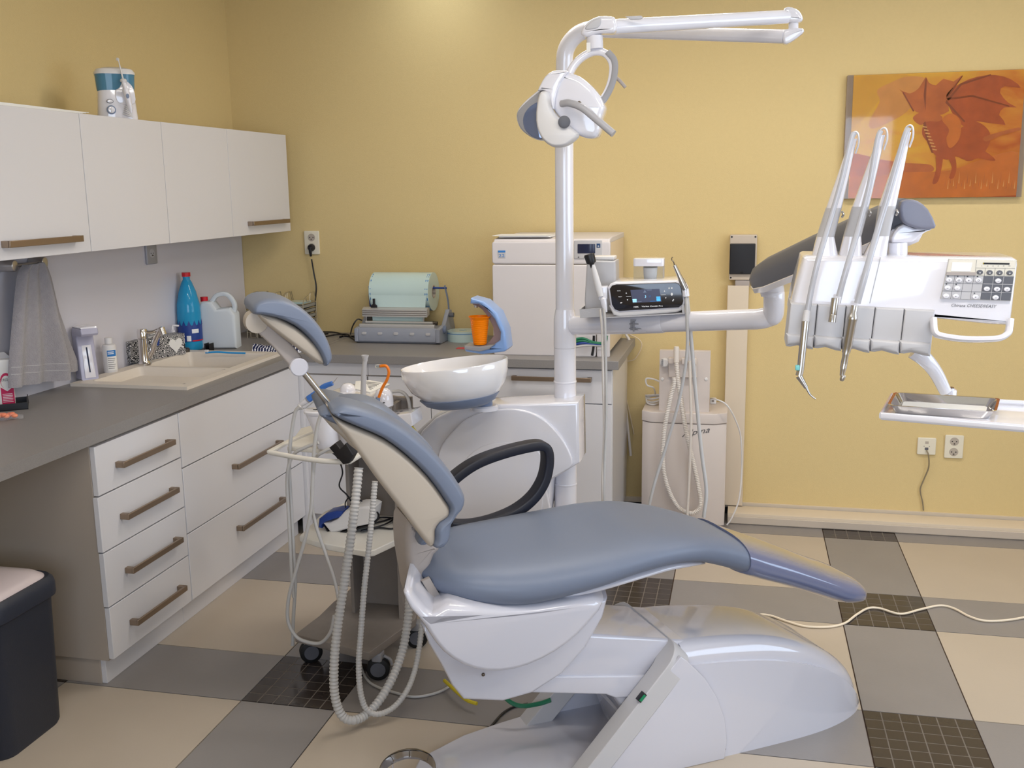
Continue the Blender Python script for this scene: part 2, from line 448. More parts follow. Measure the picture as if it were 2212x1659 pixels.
# narrow unit with four drawers
cb = thing('drawer_cabinet', 'narrow white base cabinet with four drawers at the open end of the worktop', 'cabinet', (-.78, .26, 0), 'base cabinets with drawers')
part('body', box(-1.09, FX-.020, .005, .520, .092, .858), m_cabin, cb, bev=.001)
part('plinth', box(-1.05, FX-.045, .020, .520, 0, .090), m_cab, cb, bev=.001)
part('plinth_side', box(-1.05, FX-.062, .014, .019, 0, .090), m_cabin, cb, bev=.001)
for z0, z1, dy in ((.679, .846, 0), (.484, .674, -.006), (.289, .479, -.003), (.100, .284, 0)):
    d = part('drawer', box(FX-.019, FX, .006+dy, .517, z0, z1), m_cab, cb, bev=.0012)
    zc = (z0+z1)/2-.004; handle(d, (FX, .110, zc), (FX, .438, zc), (1, 0, 0))
cb = thing('drawer_cabinet', 'wide white base cabinet with three deep drawers under the sink', 'cabinet', (-.78, 1.04, 0), 'base cabinets with drawers')
part('body', join(box(-1.09, FX-.020, .522, 1.590, .092, .72), box(-1.09, FX-.020, .522, .540, .72, .858), box(-1.09, FX-.020, 1.565, 1.588, .72, .858), box(FX-.04, FX-.020, .540, 1.565, .72, .858)), m_cabin, cb, flat=True)
part('plinth', box(-1.05, FX-.045, .522, 1.590, 0, .090), m_cab, cb, bev=.001)
for z0, z1, hd in ((.634, .846, 0), (.372, .629, 1), (.100, .367, 1)):
    d = part('drawer', box(FX-.019, FX, .523, 1.586, z0, z1), m_cab, cb, bev=.0012)
    if hd:
        a, b = (P(500, 1000, X=FX), P(595, 965, X=FX)) if z0 > .2 else (P(510, 1133, X=FX), P(603, 1088, X=FX))
        zc = (a.z+b.z)/2; handle(d, (FX, a.y, zc), (FX, b.y+.02, zc), (1, 0, 0))
# back run
BY = 1.615
cb = thing('corner_cabinet', 'white corner base cabinet between the drawer run and the back run', 'cabinet', (-.3, 1.95, 0))
part('body', box(-.468, -.132, BY+.020, 2.22, .092, .858), m_cabin, cb, bev=.001)
part('filler', box(-.488, -.455, 1.589, BY+.019, 0, .857), m_cab, cb, flat=True)
part('plinth', box(-.468, -.132, BY+.05, 2.2, 0, .090), m_cab, cb)
part('fascia', box(-.468, -.132, BY+.012, BY+.020, .800, .857), m_cab, cb, bev=.001)
part('door', box(-.455, -.135, BY+.002, BY+.020, .100, .795), m_cab, cb, bev=.001)
cb = thing('base_cabinet', 'white two-door base cabinet under the pouch sealing machine', 'cabinet', (.17, 1.95, 0), 'base cabinets of the back run')
part('body', box(-.130, .488, BY+.020, 2.22, .092, .858), m_cabin, cb, bev=.001)
part('plinth', box(-.130, .488, BY+.05, 2.2, 0, .090), m_cab, cb)
part('fascia', box(-.130, .488, BY+.012, BY+.020, .800, .857), m_cab, cb, bev=.001)
part('door', box(-.128, .176, BY+.002, BY+.020, .100, .795), m_cab, cb, bev=.001)
part('door', box(.180, .486, BY+.002, BY+.020, .100, .795), m_cab, cb, bev=.001)
cb = thing('base_cabinet', 'white base cabinet with one long drawer handle under the autoclave', 'cabinet', (.75, 1.95, 0), 'base cabinets of the back run')
part('body', box(.490, 1.03, BY+.020, 2.22, .092, .858), m_cab, cb, bev=.001)
part('plinth', box(.490, 1.02, BY+.05, 2.2, 0, .090), m_cab, cb)
d = part('drawer', box(.493, 1.028, BY, BY+.019, .700, .852), m_cab, cb, bev=.0012)
a, b = P(1108, 826, Y=BY), P(1279, 832, Y=BY); handle(d, (a.x, BY, .812), (b.x, BY, .812), (0, -1, 0))
part('door', box(.493, 1.028, BY, BY+.019, .100, .695), m_cab, cb, bev=.0012)
# worktops
WX, WT = -.46, .900
sx0, sx1, sy0, sy1 = -1.0, -.565, .74, 1.51
wt = tag(part('worktop', join(box(XL, WX, -1.6, sy0, .86, WT), box(XL, WX, sy1, YB, .86, WT), box(XL, sx0, sy0, sy1, .86, WT), box(sx1, WX, sy0, sy1, .86, WT)), m_worktop, None, org=(-.78, .3, .86)), 'long grey laminate worktop along the left wall holding the sink', 'worktop')
wt2 = tag(part('worktop', box(WX+.001, 1.06, 1.590, YB-.004, .86, WT), m_worktop, None, org=(.3, 1.9, .86), bev=.002), 'grey laminate worktop along the back wall below the autoclave', 'worktop')
sa, sb_ = P(700, 749, Z=WT), P(757, 727, Z=WT); dd = (sb_-sa).normalized(); pp = Vector((-dd.y, dd.x, 0))*.0009
part('seam', ([sa-pp-Vector((0, 0, .001)), sb_-pp-Vector((0, 0, .001)), sb_+pp-Vector((0, 0, .001)), sa+pp-Vector((0, 0, .001)), sa-pp+Vector((0, 0, .0003)), sb_-pp+Vector((0, 0, .0003)), sb_+pp+Vector((0, 0, .0003)), sa+pp+Vector((0, 0, .0003))], [(0, 1, 2, 3), (4, 7, 6, 5), (0, 4, 5, 1), (1, 5, 6, 2), (2, 6, 7, 3), (3, 7, 4, 0)]), m_dgrey, wt2, flat=True)
tag(part('support_panel', box(-1.09, -.5, -1.58, -1.56, 0, .858), m_cabin, None, org=(-.8, -1.57, 0)), 'pale panel carrying the near end of the long worktop', 'panel')
# wall cabinets
WF = -.75
ys = [(-.30, .487, 1), (.487, 1.02, 0), (1.02, 1.570, 0), (1.570, 2.200, 1)]
lb = ['white wall cabinet at the left picture edge with a long metal handle', 'white handleless wall cabinet below the water flosser', 'white handleless wall cabinet above the silver socket', 'white wall cabinet beside the room corner with a short metal handle']
for (y0, y1, hd), l in zip(ys, lb):
    c = thing('wall_cabinet', l, 'cabinet', (-.93, (y0+y1)/2, 1.455), 'white wall cabinets above the sink')
    part('body', box(XL, WF-.020, y0+.001, y1-.001, 1.455, 1.943), m_cab, c, bev=.001)
    dr = part('door', box(WF-.019, WF, y0+.0015, y1-.0015, 1.453, 1.945), m_cab, c, bev=.001)
    if hd == 1 and y0 < 0: handle(dr, (WF, .02, 1.505), (WF, P(163, 514, X=WF).y, 1.505), (1, 0, 0), h=.022)
    elif hd: handle(dr, (WF, P(535, 483, X=WF).y, 1.508), (WF, P(614, 480, X=WF).y, 1.508), (1, 0, 0))

# ================================================================== SINK AREA
sk = thing('kitchen_sink', 'cream composite sink with drainer set into the long worktop', 'sink', ((sx0+sx1)/2, 1.1, .9))
x0, x1, y0, y1 = -1.045, -.525, .690, 1.555; zt = .913
def ringrect(ax0, ax1, ay0, ay1, bx0, bx1, by0, by1, z0, z1):
    return join(box(ax0, bx0, ay0, ay1, z0, z1), box(bx1, ax1, ay0, ay1, z0, z1), box(bx0, bx1, ay0, by0, z0, z1), box(bx0, bx1, by1, ay1, z0, z1))
def basin(bx0, bx1, by0, by1, zt, d, t=.006, sl=.02):
    R = []
    for x_0, x_1, y_0, y_1, z in ((bx0, bx1, by0, by1, zt), (bx0+.004, bx1-.004, by0+.004, by1-.004, zt-.006), (bx0+sl*.7, bx1-sl*.7, by0+sl*.7, by1-sl*.7, zt-d+.012), (bx0+sl, bx1-sl, by0+sl, by1-sl, zt-d)):
        R.append([(x, y, z) for x, y in rrect(x_0, x_1, y_0, y_1, .02)])
    V, F = rings(R, cap=False); n = len(R[0]); F.append(tuple(3*n+j for j in range(n))); return V, F
dry = (.745, 1.085); bas = (1.115, 1.500); bx0, bx1 = -.985, -.570
part('rim', join(box(x0, bx0, y0, y1, WT, zt), box(bx1, x1, y0, y1, WT, zt), box(bx0, bx1, y0, dry[0], WT, zt), box(bx0, bx1, dry[1], bas[0], WT, zt), box(bx0, bx1, bas[1], y1, WT, zt)), m_sink, sk, flat=True)
part('drainer', basin(bx0, bx1, *dry, zt, .035), m_sink, sk)
bs = part('basin', basin(bx0, bx1, *bas, zt, .125), m_sink, sk)
part('drain_cover', rbox(-.88, -.66, 1.20, 1.42, zt-.118, zt-.106, .003, .02), m_white, bs)
part('drain_disc', rp(ell(-.77, 1.31, .06, .06), mZ, zt-.106, zt-.100, .002), m_white2, bs)

o = P(313, 787, Z=zt); s = 1/ppm(o)
tp = thing('mixer_tap', 'chrome mixer tap on the back rim of the sink', 'tap', o)
part('body', lathe(o, [(0, 0), (.030, 0), (.030, .006), (.024, .012), (.0225, .02), (.0225, .115), (.020, .117), (.0225, .119), (.0225, .150), (.019, .158), (0, .160)]), m_chrome, tp)
tip = P(350, 712, Y=o.y+.02)
part('spout', join(tube([o+Vector((.015, .01, .03)), o+Vector((.035, .015, .065)), o.lerp(tip, .6)+Vector((0, 0, .012)), tip+Vector((-.008, 0, .002))], (.014, .012), n=12), cyl(tip+Vector((-.004, 0, .008)), tip+Vector((.006, 0, -.022)), .015)), m_chrome, tp)
part('lever', tube([o+Vector((0, 0, .146)), o+Vector((.04, .012, .144)), tip+Vector((-.006, .01, .008))], (.009, .006)), m_chrome, tp)
part('waste_knob', lathe(P(402, 760, Z=zt), [(0, 0), (.018, 0), (.018, .016), (.012, .02), (0, .021)]), m_dsteel, tp)

# automatic soap dispenser
o = P(190, 818, Z=zt); k = 1/ppm(o)
H = 112*k; g = thing('soap_dispenser', 'tall lilac-grey automatic soap dispenser on the sink corner', 'dispenser', o)
ln = Vector((-.010, 0, 0))
A = Matrix.Translation(o) @ Matrix.Rotation(math.radians(-32), 4, 'Z')
prof = [(-.032, 0), (.030, 0), (.014, H*.60), (.008, H*.80), (.012, H*.84), (.060, H*.86), (.066, H*.90), (.060, H), (-.032, H), (-.040, H*.9)]
m_lil = mat('lilac_grey_plastic', (176, 174, 194), .25, coat=.4)
part('body', rp(prof, lambda p, a: A @ Vector((p[0]*.95, a, p[1])), -.036, .036, .006), m_lil, g)
part('front_panel', rp([(-.022, .008), (.022, .008), (.019, H*.66), (-.019, H*.66)], lambda p, a: A @ Vector((.0285*1-p[1]/H*.030+a, p[0], p[1])), 0, .004, .001), m_white, g)
part('level_window', rp([(-.003, .03), (.003, .03), (.003, H*.62), (-.003, H*.62)], lambda p, a: A @ Vector((.0285-p[1]/H*.030+a, p[0], p[1])), .003, .0052, .0005), m_screen, g)
part('lid', rp([(-.034, H), (.058, H), (.056, H+.006), (-.032, H+.006)], lambda p, a: A @ Vector((p[0]*.95, a, p[1])), -.034, .034, .004), m_white, g)

o = P(240, 803, Z=zt); k = 1/ppm(o)
g = thing('disinfectant_bottle', 'white bottle with a blue label beside the soap dispenser', 'bottle', o)
part('bottle', lathe(o, [(0, 0), (.027, 0), (.029, .004), (.029, .108), (.026, .117), (.013, .121), (.012, .124), (0, .124)]), m_white2, g)
part('cap', lathe(o, [(0, .122), (.0155, .122), (.0155, .145), (.014, .147), (0, .147)]), m_white2, g)
def wraplabel(par, o, r, z0, z1, a0, a1, m, name='label', n=10):
    R = []; 
    for i in range(n+1):
        a = a0+(a1-a0)*i/n; d = Vector((math.cos(a), math.sin(a), 0))
        R.append([Vector(o)+d*(r+.0004)+Vector((0, 0, z0)), Vector(o)+d*(r+.0004)+Vector((0, 0, z1)), Vector(o)+d*(r-.0006)+Vector((0, 0, z1)), Vector(o)+d*(r-.0006)+Vector((0, 0, z0))])
    return part(name, rings(R), m, par)
wraplabel(g, o, .0293, .010, .100, -1.35, .1, m_paper)
wraplabel(g, o, .0297, .070, .096, -1.3, .0, m_blue_print, 'label_band')
for i, z in enumerate((.060, .052, .044, .034, .026, .018)): wraplabel(g, o, .0297, z, z+.0022, -1.25, -.2-.1*(i % 3), m_grey_print, 'label_print')
for i, z in enumerate((.087, .080)): wraplabel(g, o, .0300, z, z+.003, -1.2, -.35, m_white_print, 'label_print')

# tissue box
a = P(283, 786, Z=.913); b = P(402, 764, Z=.913); k = 1/ppm((a+b)/2); h = 46*k
d = (b-a); d.z = 0; L = d.length; d.normalize(); nrm = Vector((-d.y, d.x, 0))
if nrm.x > 0: nrm = -nrm
o = (a+b)/2+nrm*.035
m_tis = mat('black_white_swirl_card', (235, 232, 228), .6)
nt = m_tis.node_tree; tc = nt.nodes.new('ShaderNodeTexCoord'); vo = nt.nodes.new('ShaderNodeTexVoronoi'); vo.inputs['Scale'].default_value = 62
wv = nt.nodes.new('ShaderNodeMath'); wv.operation = 'MULTIPLY'; wv.inputs[1].default_value = 22
sn = nt.nodes.new('ShaderNodeMath'); sn.operation = 'SINE'; rmp = nt.nodes.new('ShaderNodeValToRGB'); rmp.color_ramp.interpolation = 'CONSTANT'
rmp.color_ramp.elements[0].color = (.03, .03, .035, 1); rmp.color_ramp.elements[1].color = (.8, .78, .76, 1); rmp.color_ramp.elements[1].position = .5
nt.links.new(tc.outputs['Object'], vo.inputs['Vector']); nt.links.new(vo.outputs['Distance'], wv.inputs[0]); nt.links.new(wv.outputs[0], sn.inputs[0]); nt.links.new(sn.outputs[0], rmp.inputs[0]); nt.links.new(rmp.outputs[0], nt.nodes['Principled BSDF'].inputs['Base Color'])
g = thing('tissue_box', 'black and white patterned tissue box behind the mixer tap', 'tissue box', o)
MB = Matrix((d, -nrm, Vector((0, 0, 1)))).transposed().to_4x4(); MB.translation = o
part('carton', rbox(-L/2, L/2, -.035, .035, 0, h, .001, .002, M=MB), m_tis, g)
def loc(x, y, z, M=MB): return M @ Vector((x, y, z))
def mloc(M, yy): return lambda p, a: M @ Vector((p[0], yy+a, p[1]))
heart = [(16*math.sin(t)**3/34, (13*math.cos(t)-5*math.cos(2*t)-2*math.cos(3*t)-math.cos(4*t))/34) for t in [2*PI*i/30 for i in range(30)]]
part('heart_print', rp([(L*.32+x*h*.85, h*.52+y*h*.85) for x, y in heart], mloc(MB, .035), 0, .0006, .0001), m_paper, g)
part('brand_patch', rp([(-L*.10, h*.98), (L*.035, h*.98), (L*.015, h*.62), (-L*.09, h*.62)], mloc(MB, .035), 0, .0006, .0001), m_dblue, g)
text('Vogt &\nVrooom\nyour up', loc(L*.32, .0357, h*.60), MB.to_3x3() @ Vector((1, 0, 0)), (0, 0, 1), h*.07, m_grey_print, g, centre=True, depth=-.0003)
tis = []
for i in range(9):
    t = i/8; tis.append([loc(-.03+.02*math.sin(i*1.3)+.05*t, (j-4)*.004*(1+t), h+.028*math.sin(PI*t)*(1-abs(j-4)*.1)) for j in range(9)])
V = [p for r in tis for p in r]; F = [(i*9+j, i*9+j+1, i*9+j+10, i*9+j+9) for i in range(8) for j in range(8)]
part('tissue', (V, F), m_paper, g)

o = P(377, 772, Z=zt)+Vector((-.04, .02, 0)); o = P(377, 765, X=-1.05); o.z = zt
g = thing('pump_bottle', 'white round pump bottle behind the tissue box', 'bottle', o)
k = 1/ppm(o)
part('bottle', lathe(o, [(0, 0), (.030, 0), (.033, .01), (.033, .060), (.030, .075), (.018, .090), (.012, .094), (0, .094)], sx=1.1), m_white, g)
part('pump', join(lathe(o, [(0, .093), (.011, .093), (.011, .106), (.006, .108), (.005, .124), (0, .124)]), tube([o+Vector((0, 0, .122)), o+Vector((0, .01, .126)), o+Vector((.012, .034, .122))], .005)), m_white, g)

# blue water bottle
o = P(414, 757, Z=WT); k = 1/ppm(o); H = 168*k; R = 25*k
g = thing('water_bottle', 'tall blue plastic water bottle with a red cap by the tissue box', 'bottle', o)
part('bottle', lathe(o, [(0, 0), (R*.7, 0), (R*.93, H*.02), (R, H*.06), (R*.97, H*.12), (R, H*.2), (R, H*.5), (R*.95, H*.6), (R*.72, H*.76), (R*.42, H*.88), (R*.30, H*.91), (R*.30, H*.955), (0, H*.955)]), m_bottle, g)
part('cap', lathe(o, [(0, H*.95), (R*.36, H*.95), (R*.36, H), (0, H)]), m_red, g)
lbm = part('label', lathe(o, [(R*1.01, H*.13), (R*1.012, H*.135), (R*1.012, H*.335), (R*1.01, H*.34)]), m_dblue, g)
for i in range(14):
    a = 2*PI*i/14-.2; dd = Vector((math.cos(a), math.sin(a), 0)); tt = Vector((-math.sin(a), math.cos(a), 0)); c = o+dd*(R*1.0)
    part('label_point', ([c-tt*.010+Vector((0, 0, H*.335)), c+tt*.010+Vector((0, 0, H*.335)), c+Vector((0, 0, H*.40))]+[c-tt*.010+dd*.001+Vector((0, 0, H*.335)), c+tt*.010+dd*.001+Vector((0, 0, H*.335)), c+dd*.001+Vector((0, 0, H*.40))], [(0, 1, 2), (3, 5, 4), (0, 3, 4, 1), (1, 4, 5, 2), (2, 5, 3, 0)]), m_dblue, g, flat=True)
wraplabel(g, o, R*1.015, H*.14, H*.21, -1.35, -1.0, m_white_print, 'label_print')
wraplabel(g, o, R*1.015, H*.24, H*.29, -.9, -.3, m_white_print, 'label_print')
wraplabel(g, o, R*1.015, H*.135, H*.15, -.9, .3, m_red, 'label_print')

# canister
a = P(437, 752, Z=WT); b = P(515, 750, Z=WT); o = (a+b)/2; k = 1/ppm(o); w = 80*k; H = 118*k
g = thing('plastic_canister', 'milky white plastic canister with handle and red cap', 'canister', o)
rt = Vector((math.cos(YAW), math.sin(YAW), 0)); bk = Vector((-rt.y, rt.x, 0))
mc = lambda p, a: o+rt*p[0]+bk*a+Vector((0, 0, p[1]))
out = [(-w/2, 0), (w/2, 0), (w/2, H*.60), (w*.46, H*.72), (w*.30, H*.84), (-w*.18, H*.86), (-w*.32, H*.84), (-w*.48, H*.74), (-w/2, H*.66)]
part('body', rp([(-w/2, .0), (w/2, 0), (w/2, H*.62), (w*.36, H*.74), (w*.02, H*.72), (-w*.12, H*.86), (-w*.36, H*.86), (-w/2, H*.74)], mc, -.045, .065, .016), m_milky, g)
part('handle', ribbon([mc((w*.42, H*.62), .01), mc((w*.44, H*.80), .01), mc((w*.26, H*.97), .01), mc((-w*.0, H*.96), .01), mc((-w*.16, H*.84), .01)], bk, .030, .022), m_milky, g)
part('cap', lathe(mc((-w*.36, H*.85), .01), [(0, 0), (.018, 0), (.018, .022), (0, .023)]), m_red, g)

o = P(452, 761, Z=WT); g = solo('bottle_cradle', join(box(o.x-.014, o.x+.016, o.y-.02, o.y+.02, WT, WT+.006), box(o.x-.014, o.x-.008, o.y-.02, o.y+.02, WT, WT+.045), box(o.x+.012, o.x+.016, o.y-.02, o.y+.02, WT, WT+.045), box(o.x-.014, o.x+.016, o.y+.014, o.y+.02, WT, WT+.038)), m_black, 'small black open plastic holder at the back of the sink', 'holder', bev=.001)
a = P(443, 764, Z=WT+.018); b = P(531, 763, Z=WT+.018); a.z = b.z = zt+.006
a = P(444, 762, Z=zt+.005); b = P(530, 763, Z=zt+.005)
g = thing('toothbrush', 'light blue toothbrush lying on the sink rim', 'toothbrush', (a+b)/2)
m_tb = mat('bright_blue_plastic', (30, 150, 220), .3)
part('handle', tube([a, a.lerp(b, .3)+Vector((0, 0, .004)), a.lerp(b, .6)+Vector((0, 0, .001)), b], .0042), m_tb, g)
part('bristles', rbox(a.x-.004, a.x+.016, a.y-.006, a.y+.006, a.z+.003, a.z+.014, .001, .003), m_white2, g)

# folded knitted cloth
o = P(600, 762, Z=WT); m_knit = mat('navy_white_knit', (30, 36, 74), 1)
nt = m_knit.node_tree; tc = nt.nodes.new('ShaderNodeTexCoord'); w = nt.nodes.new('ShaderNodeTexWave'); w.inputs['Scale'].default_value = 22; w.inputs['Distortion'].default_value = 3.5; w.inputs['Detail Scale'].default_value = 5
rmp = nt.nodes.new('ShaderNodeValToRGB'); rmp.color_ramp.interpolation = 'CONSTANT'; rmp.color_ramp.elements[0].color = lin((28, 34, 72)); rmp.color_ramp.elements[1].color = lin((222, 222, 228)); rmp.color_ramp.elements[1].position = .72
nt.links.new(tc.outputs['Object'], w.inputs['Vector']); nt.links.new(w.outputs['Fac'], rmp.inputs[0]); nt.links.new(rmp.outputs[0], nt.nodes['Principled BSDF'].inputs['Base Color'])
g = thing('knitted_cloth', 'crumpled navy and white knitted cloth under the headrest', 'cloth', o)
R = []
for i in range(17):
    t = i/16; x = -.115+.23*t; ring = []
    for k in range(16):
        a = 2*PI*k/16; hh = (.034+.014*math.sin(t*PI)+.009*math.sin(9*t+2))*(1 if math.sin(a) > 0 else .0)
        wy = .055*(math.sin(PI*min(1, max(.05, t*1.02)))**.35)
        ring.append(o+rt*x+bk*(wy*math.cos(a)+.006*math.sin(7*t))+Vector((0, 0, max(.0005, hh*math.sin(a)+.003*math.sin(5*a+13*t)))))
    R.append(ring)
part('cloth', rings(R), m_knit, g)
part('label_patch', box(-.006, .006, -.009, .009, 0, .002, M=Matrix.Translation(o+rt*.065+Vector((0, -.01, .046)))), m_red, g)

# silver socket on the backsplash
def plate(name, label, c, right, out, w, h, m, parts, cat='socket'):
    """wall plate; c centre on wall surface"""
    c = Vector(c); right = Vector(right); out = Vector(out); up = Vector((0, 0, 1))
    g = thing(name, label, cat, c-up*h/2)
    mp = lambda p, a: c+right*p[0]+up*p[1]+out*a
    part('plate', rp(rrect(-w/2, w/2, -h/2, h/2, .006), mp, 0, .011, .003), m, g)
    for cy in parts:
        dk = part('socket_well', rp(ell(0, cy, .0205, .0205), mp, .0105, .0118, .0005), m_lgrey if m is m_silver else m_shell, g)
        part('pin_hole', join(rp(ell(-.0095, cy, .003, .003, 10), mp, .011, .0121, .0003), rp(ell(.0095, cy, .003, .003, 10), mp, .011, .0121, .0003)), m_black, dk)
        part('earth_pin', rp(ell(0, cy-.010 if cy <= 0 else cy-.010, .0032, .0032, 10), mp, .0117, .017, .0005), m_dsteel, dk)
    return g, mp
c = P(324, 549, X=XL+.012); plate('power_socket', 'silver single power socket on the white backsplash', c, (0, 1, 0), (1, 0, 0), .085, .092, m_silver, [.004])

# towel on a rail
r0 = P(25, 566, X=-1.06); r0 = Vector((-1.03, r0.y, 1.425)); r1 = P(93, 566, X=-1.03)
g = thing('towel_rail', 'small steel towel holder under the wall cabinet', 'towel rail', (XL+.02, r0.y, 1.40))
zr = 1.405
y0r, y1r = P(28, 575, X=-1.03).y, P(93, 568, X=-1.03).y
part('bar', cyl((-1.03, y0r, zr), (-1.03, y1r, zr), .007), m_steel, g)
for yy in (y0r, y1r): part('bracket', rp(ell(yy, zr, .017, .022), mX, XL+.012, -1.02, .003), m_steel, g)
TW = thing('hand_towel', 'grey terry hand towel hanging from the small steel rail', 'towel', (-1.03, (y0r+y1r)/2, .92))
# silhouette of the draped towel, top to hem, in the plane just off the backsplash
rows = [((52, 572), (86, 566)), ((40, 592), (96, 585)), ((32, 640), (110, 630)), ((25, 700), (124, 690)), ((18, 760), (140, 745)), ((14, 800), (150, 790)), ((12, 838), (152, 818))]
R = []; NN = 34
for i, (a, b) in enumerate(rows):
    pa, pb = P(*a, X=-1.015), P(*b, X=-1.015); f = i/(len(rows)-1); ring = []
    for k in range(NN+1):
        t = k/NN; q = pa.lerp(pb, t); fold = (.014+.030*f)*(math.sin(t*PI*5.2+.6)*.6+math.sin(t*PI*2.3+1)*.6)
        edge = math.sin(PI*t)**.5*(.012+.03*(1-f)*.6+.01)
        ring.append(Vector((-1.035+.014+fold*.7+edge, q.y, max(q.z, .903))))
    R.append(ring)
Rf = []
for k in range(NN+1):
    colpts = cr([R[i][k] for i in range(len(R))], 5); Rf.append(colpts)
m = len(Rf[0]); front = [[Rf[k][i] for k in range(NN+1)] for i in range(m)]
V, F = [], []
for row in front: V += row
n0 = len(V); V += [Vector((min(p.x-.010, -1.075 if False else p.x-.010), p.y, p.z)) for p in V]
W_ = NN+1
for i in range(m-1):
    for k in range(NN):
        F.append((i*W_+k, i*W_+k+1, (i+1)*W_+k+1, (i+1)*W_+k)); F.append((n0+i*W_+k, n0+(i+1)*W_+k, n0+(i+1)*W_+k+1, n0+i*W_+k+1))
for k in range(NN): F.append((k, n0+k, n0+k+1, k+1)); F.append(((m-1)*W_+k, (m-1)*W_+k+1, n0+(m-1)*W_+k+1, n0+(m-1)*W_+k))
for i in range(m-1): F.append((i*W_, (i+1)*W_, n0+(i+1)*W_, n0+i*W_)); F.append((i*W_+NN, n0+i*W_+NN, n0+(i+1)*W_+NN, (i+1)*W_+NN))
part('towel_front', (V, F), m_towel, TW, ang=80)
# woven border band
V, F = [], []
for i0 in (int(m*.80), int(m*.84), int(m*.86)):
    n1 = len(V)
    for k in range(W_):
        p = front[i0][k]; q = front[min(m-1, i0+1)][k].lerp(p, .8)
        V += [p+Vector((.0015, 0, 0)), q+Vector((.0015, 0, 0)), q+Vector((-.002, 0, 0)), p+Vector((-.002, 0, 0))]
    for k in range(NN):
        a = n1+k*4
        for e in range(4): F.append((a+e, a+(e+1) % 4, a+4+(e+1) % 4, a+4+e))
part('woven_border', (V, F), mat('towel_border_weave', (186, 182, 182), .8), TW)
# the back layer of the towel, falling to the right
R = []
for a, b in (((84, 575), (100, 568)), ((96, 610), (112, 602)), ((108, 680), (128, 672)), ((124, 740), (150, 735)), ((140, 790), (168, 780)), ((150, 805), (169, 800))):
    pa, pb = P(*a, X=-1.05), P(*b, X=-1.05); R.append([pa, pa.lerp(pb, .5)+Vector((.010, 0, 0)), pb, pb-Vector((.008, 0, 0)), pa-Vector((.008, 0, 0))])
part('towel_back', rings(R), m_towel, TW)

# left edge of the worktop: mouthwash carton in a black tray, bag of sweets-like ampoules
a = P(61, 884, Z=WT); rt2 = Vector((math.cos(YAW+.42), math.sin(YAW+.42), 0)); bk2 = Vector((-rt2.y, rt2.x, 0))
ML = Matrix((rt2, bk2, Vector((0, 0, 1)))).transposed().to_4x4(); ML.translation = a
g = thing('black_tray', 'low black plastic tray at the left edge of the worktop', 'tray', a-rt2*.1)
part('base', box(-.22, 0, 0, .12, 0, .003, M=ML), m_black, g, flat=True)
part('wall', join(box(-.22, 0, 0, .003, 0, .026, M=ML), box(-.22, 0, .117, .12, 0, .026, M=ML), box(-.22, -.217, 0, .12, 0, .026, M=ML), box(-.003, 0, 0, .12, 0, .034, M=ML)), m_black, g, bev=.001)
q = P(34, 872, Z=WT+.006); q.z = WT+.0045; hh = 98/ppm(q)
Mc = Matrix((rt2, bk2, Vector((0, 0, 1)))).transposed().to_4x4(); Mc.translation = q
g = thing('mouthwash_carton', 'white and crimson mouthwash carton with an open flap in the black tray', 'carton', q-rt2*.03)
part('carton', box(-.085, 0, 0, .042, 0, hh, M=Mc), m_paper, g, bev=.001)
part('flap', ([Mc @ Vector(v) for v in ((-.060, .042, hh), (0, .042, hh), (-.022, .050, hh+.022), (-.060, .050, hh+.022), (-.060, .044, hh-.001), (0, .044, hh-.001), (-.022, .052, hh+.021), (-.060, .052, hh+.021))], [(0, 1, 2, 3), (4, 7, 6, 5), (0, 4, 5, 1), (1, 5, 6, 2), (2, 6, 7, 3), (3, 7, 4, 0)]), m_lgrey, g, flat=True)
mc2 = lambda p, a: Mc @ Vector((p[0], -a, p[1]))
part('crimson_panel', rp([(-.044, .0), (-.001, .0), (-.001, hh*.40), (-.023, hh*.30), (-.044, hh*.40)], mc2, 0, .0006, .0001), m_pink, g)
part('oval_print', rp(ell(-.023, hh*.53, .020, .030), mc2, .0004, .0010, .0001), m_pink, g)
part('oval_inner', rp(ell(-.023, hh*.50, .0175, .025), mc2, .0009, .0014, .0001), m_paper, g)
text('CORSODYL', Mc @ Vector((-.045, -.0017, hh*.53)), rt2, (0, 0, 1), .0105, m_black_print, g, w=.044)
for i in range(6): part('print_line', rp([(-.040, hh*(.06+.035*i)), (-.006-.004*(i % 2), hh*(.06+.035*i)), (-.006, hh*(.072+.035*i)), (-.040, hh*(.072+.035*i))], mc2, .0005, .0010, .0001), m_white_print, g, flat=True)
q = P(20, 905, Z=WT); MB2 = Matrix((rt2, bk2, Vector((0, 0, 1)))).transposed().to_4x4(); MB2.translation = q
g = thing('plastic_bag', 'clear plastic bag with orange pieces in front of the black tray', 'bag', q)
for i in range(12):
    cc = MB2 @ Vector((-.075+.0085*i, -.004+random.uniform(-.012, .014), .012+random.uniform(0, .008)))
    part('orange_piece', ball(cc, random.uniform(.010, .014), 10, .7), mat('salmon_piece_%d' % i, (236, 128+8*i, 96+6*i), .35) if i < 3 else MATS['salmon_piece_%d' % (i % 3)], g)
V, F = [], []
NX, NY = 18, 9
for s_ in (1, 0):
    for i in range(NX):
        for j in range(NY):
            u_, v_ = i/(NX-1), j/(NY-1)
            b_ = math.sin(PI*min(1, u_*.9+.05))*math.sin(PI*v_)
            V.append(MB2 @ Vector((-.11+.155*u_, -.034+.060*v_*(1-.3*u_)+.01*u_, .001+(.030*max(0, b_)**.6*(1-.45*u_)+random.uniform(0, .004))*s_)))
for s_ in (0, 1):
    for i in range(NX-1):
        for j in range(NY-1):
            k = s_*NX*NY+i*NY+j; F.append((k, k+1, k+NY+1, k+NY))
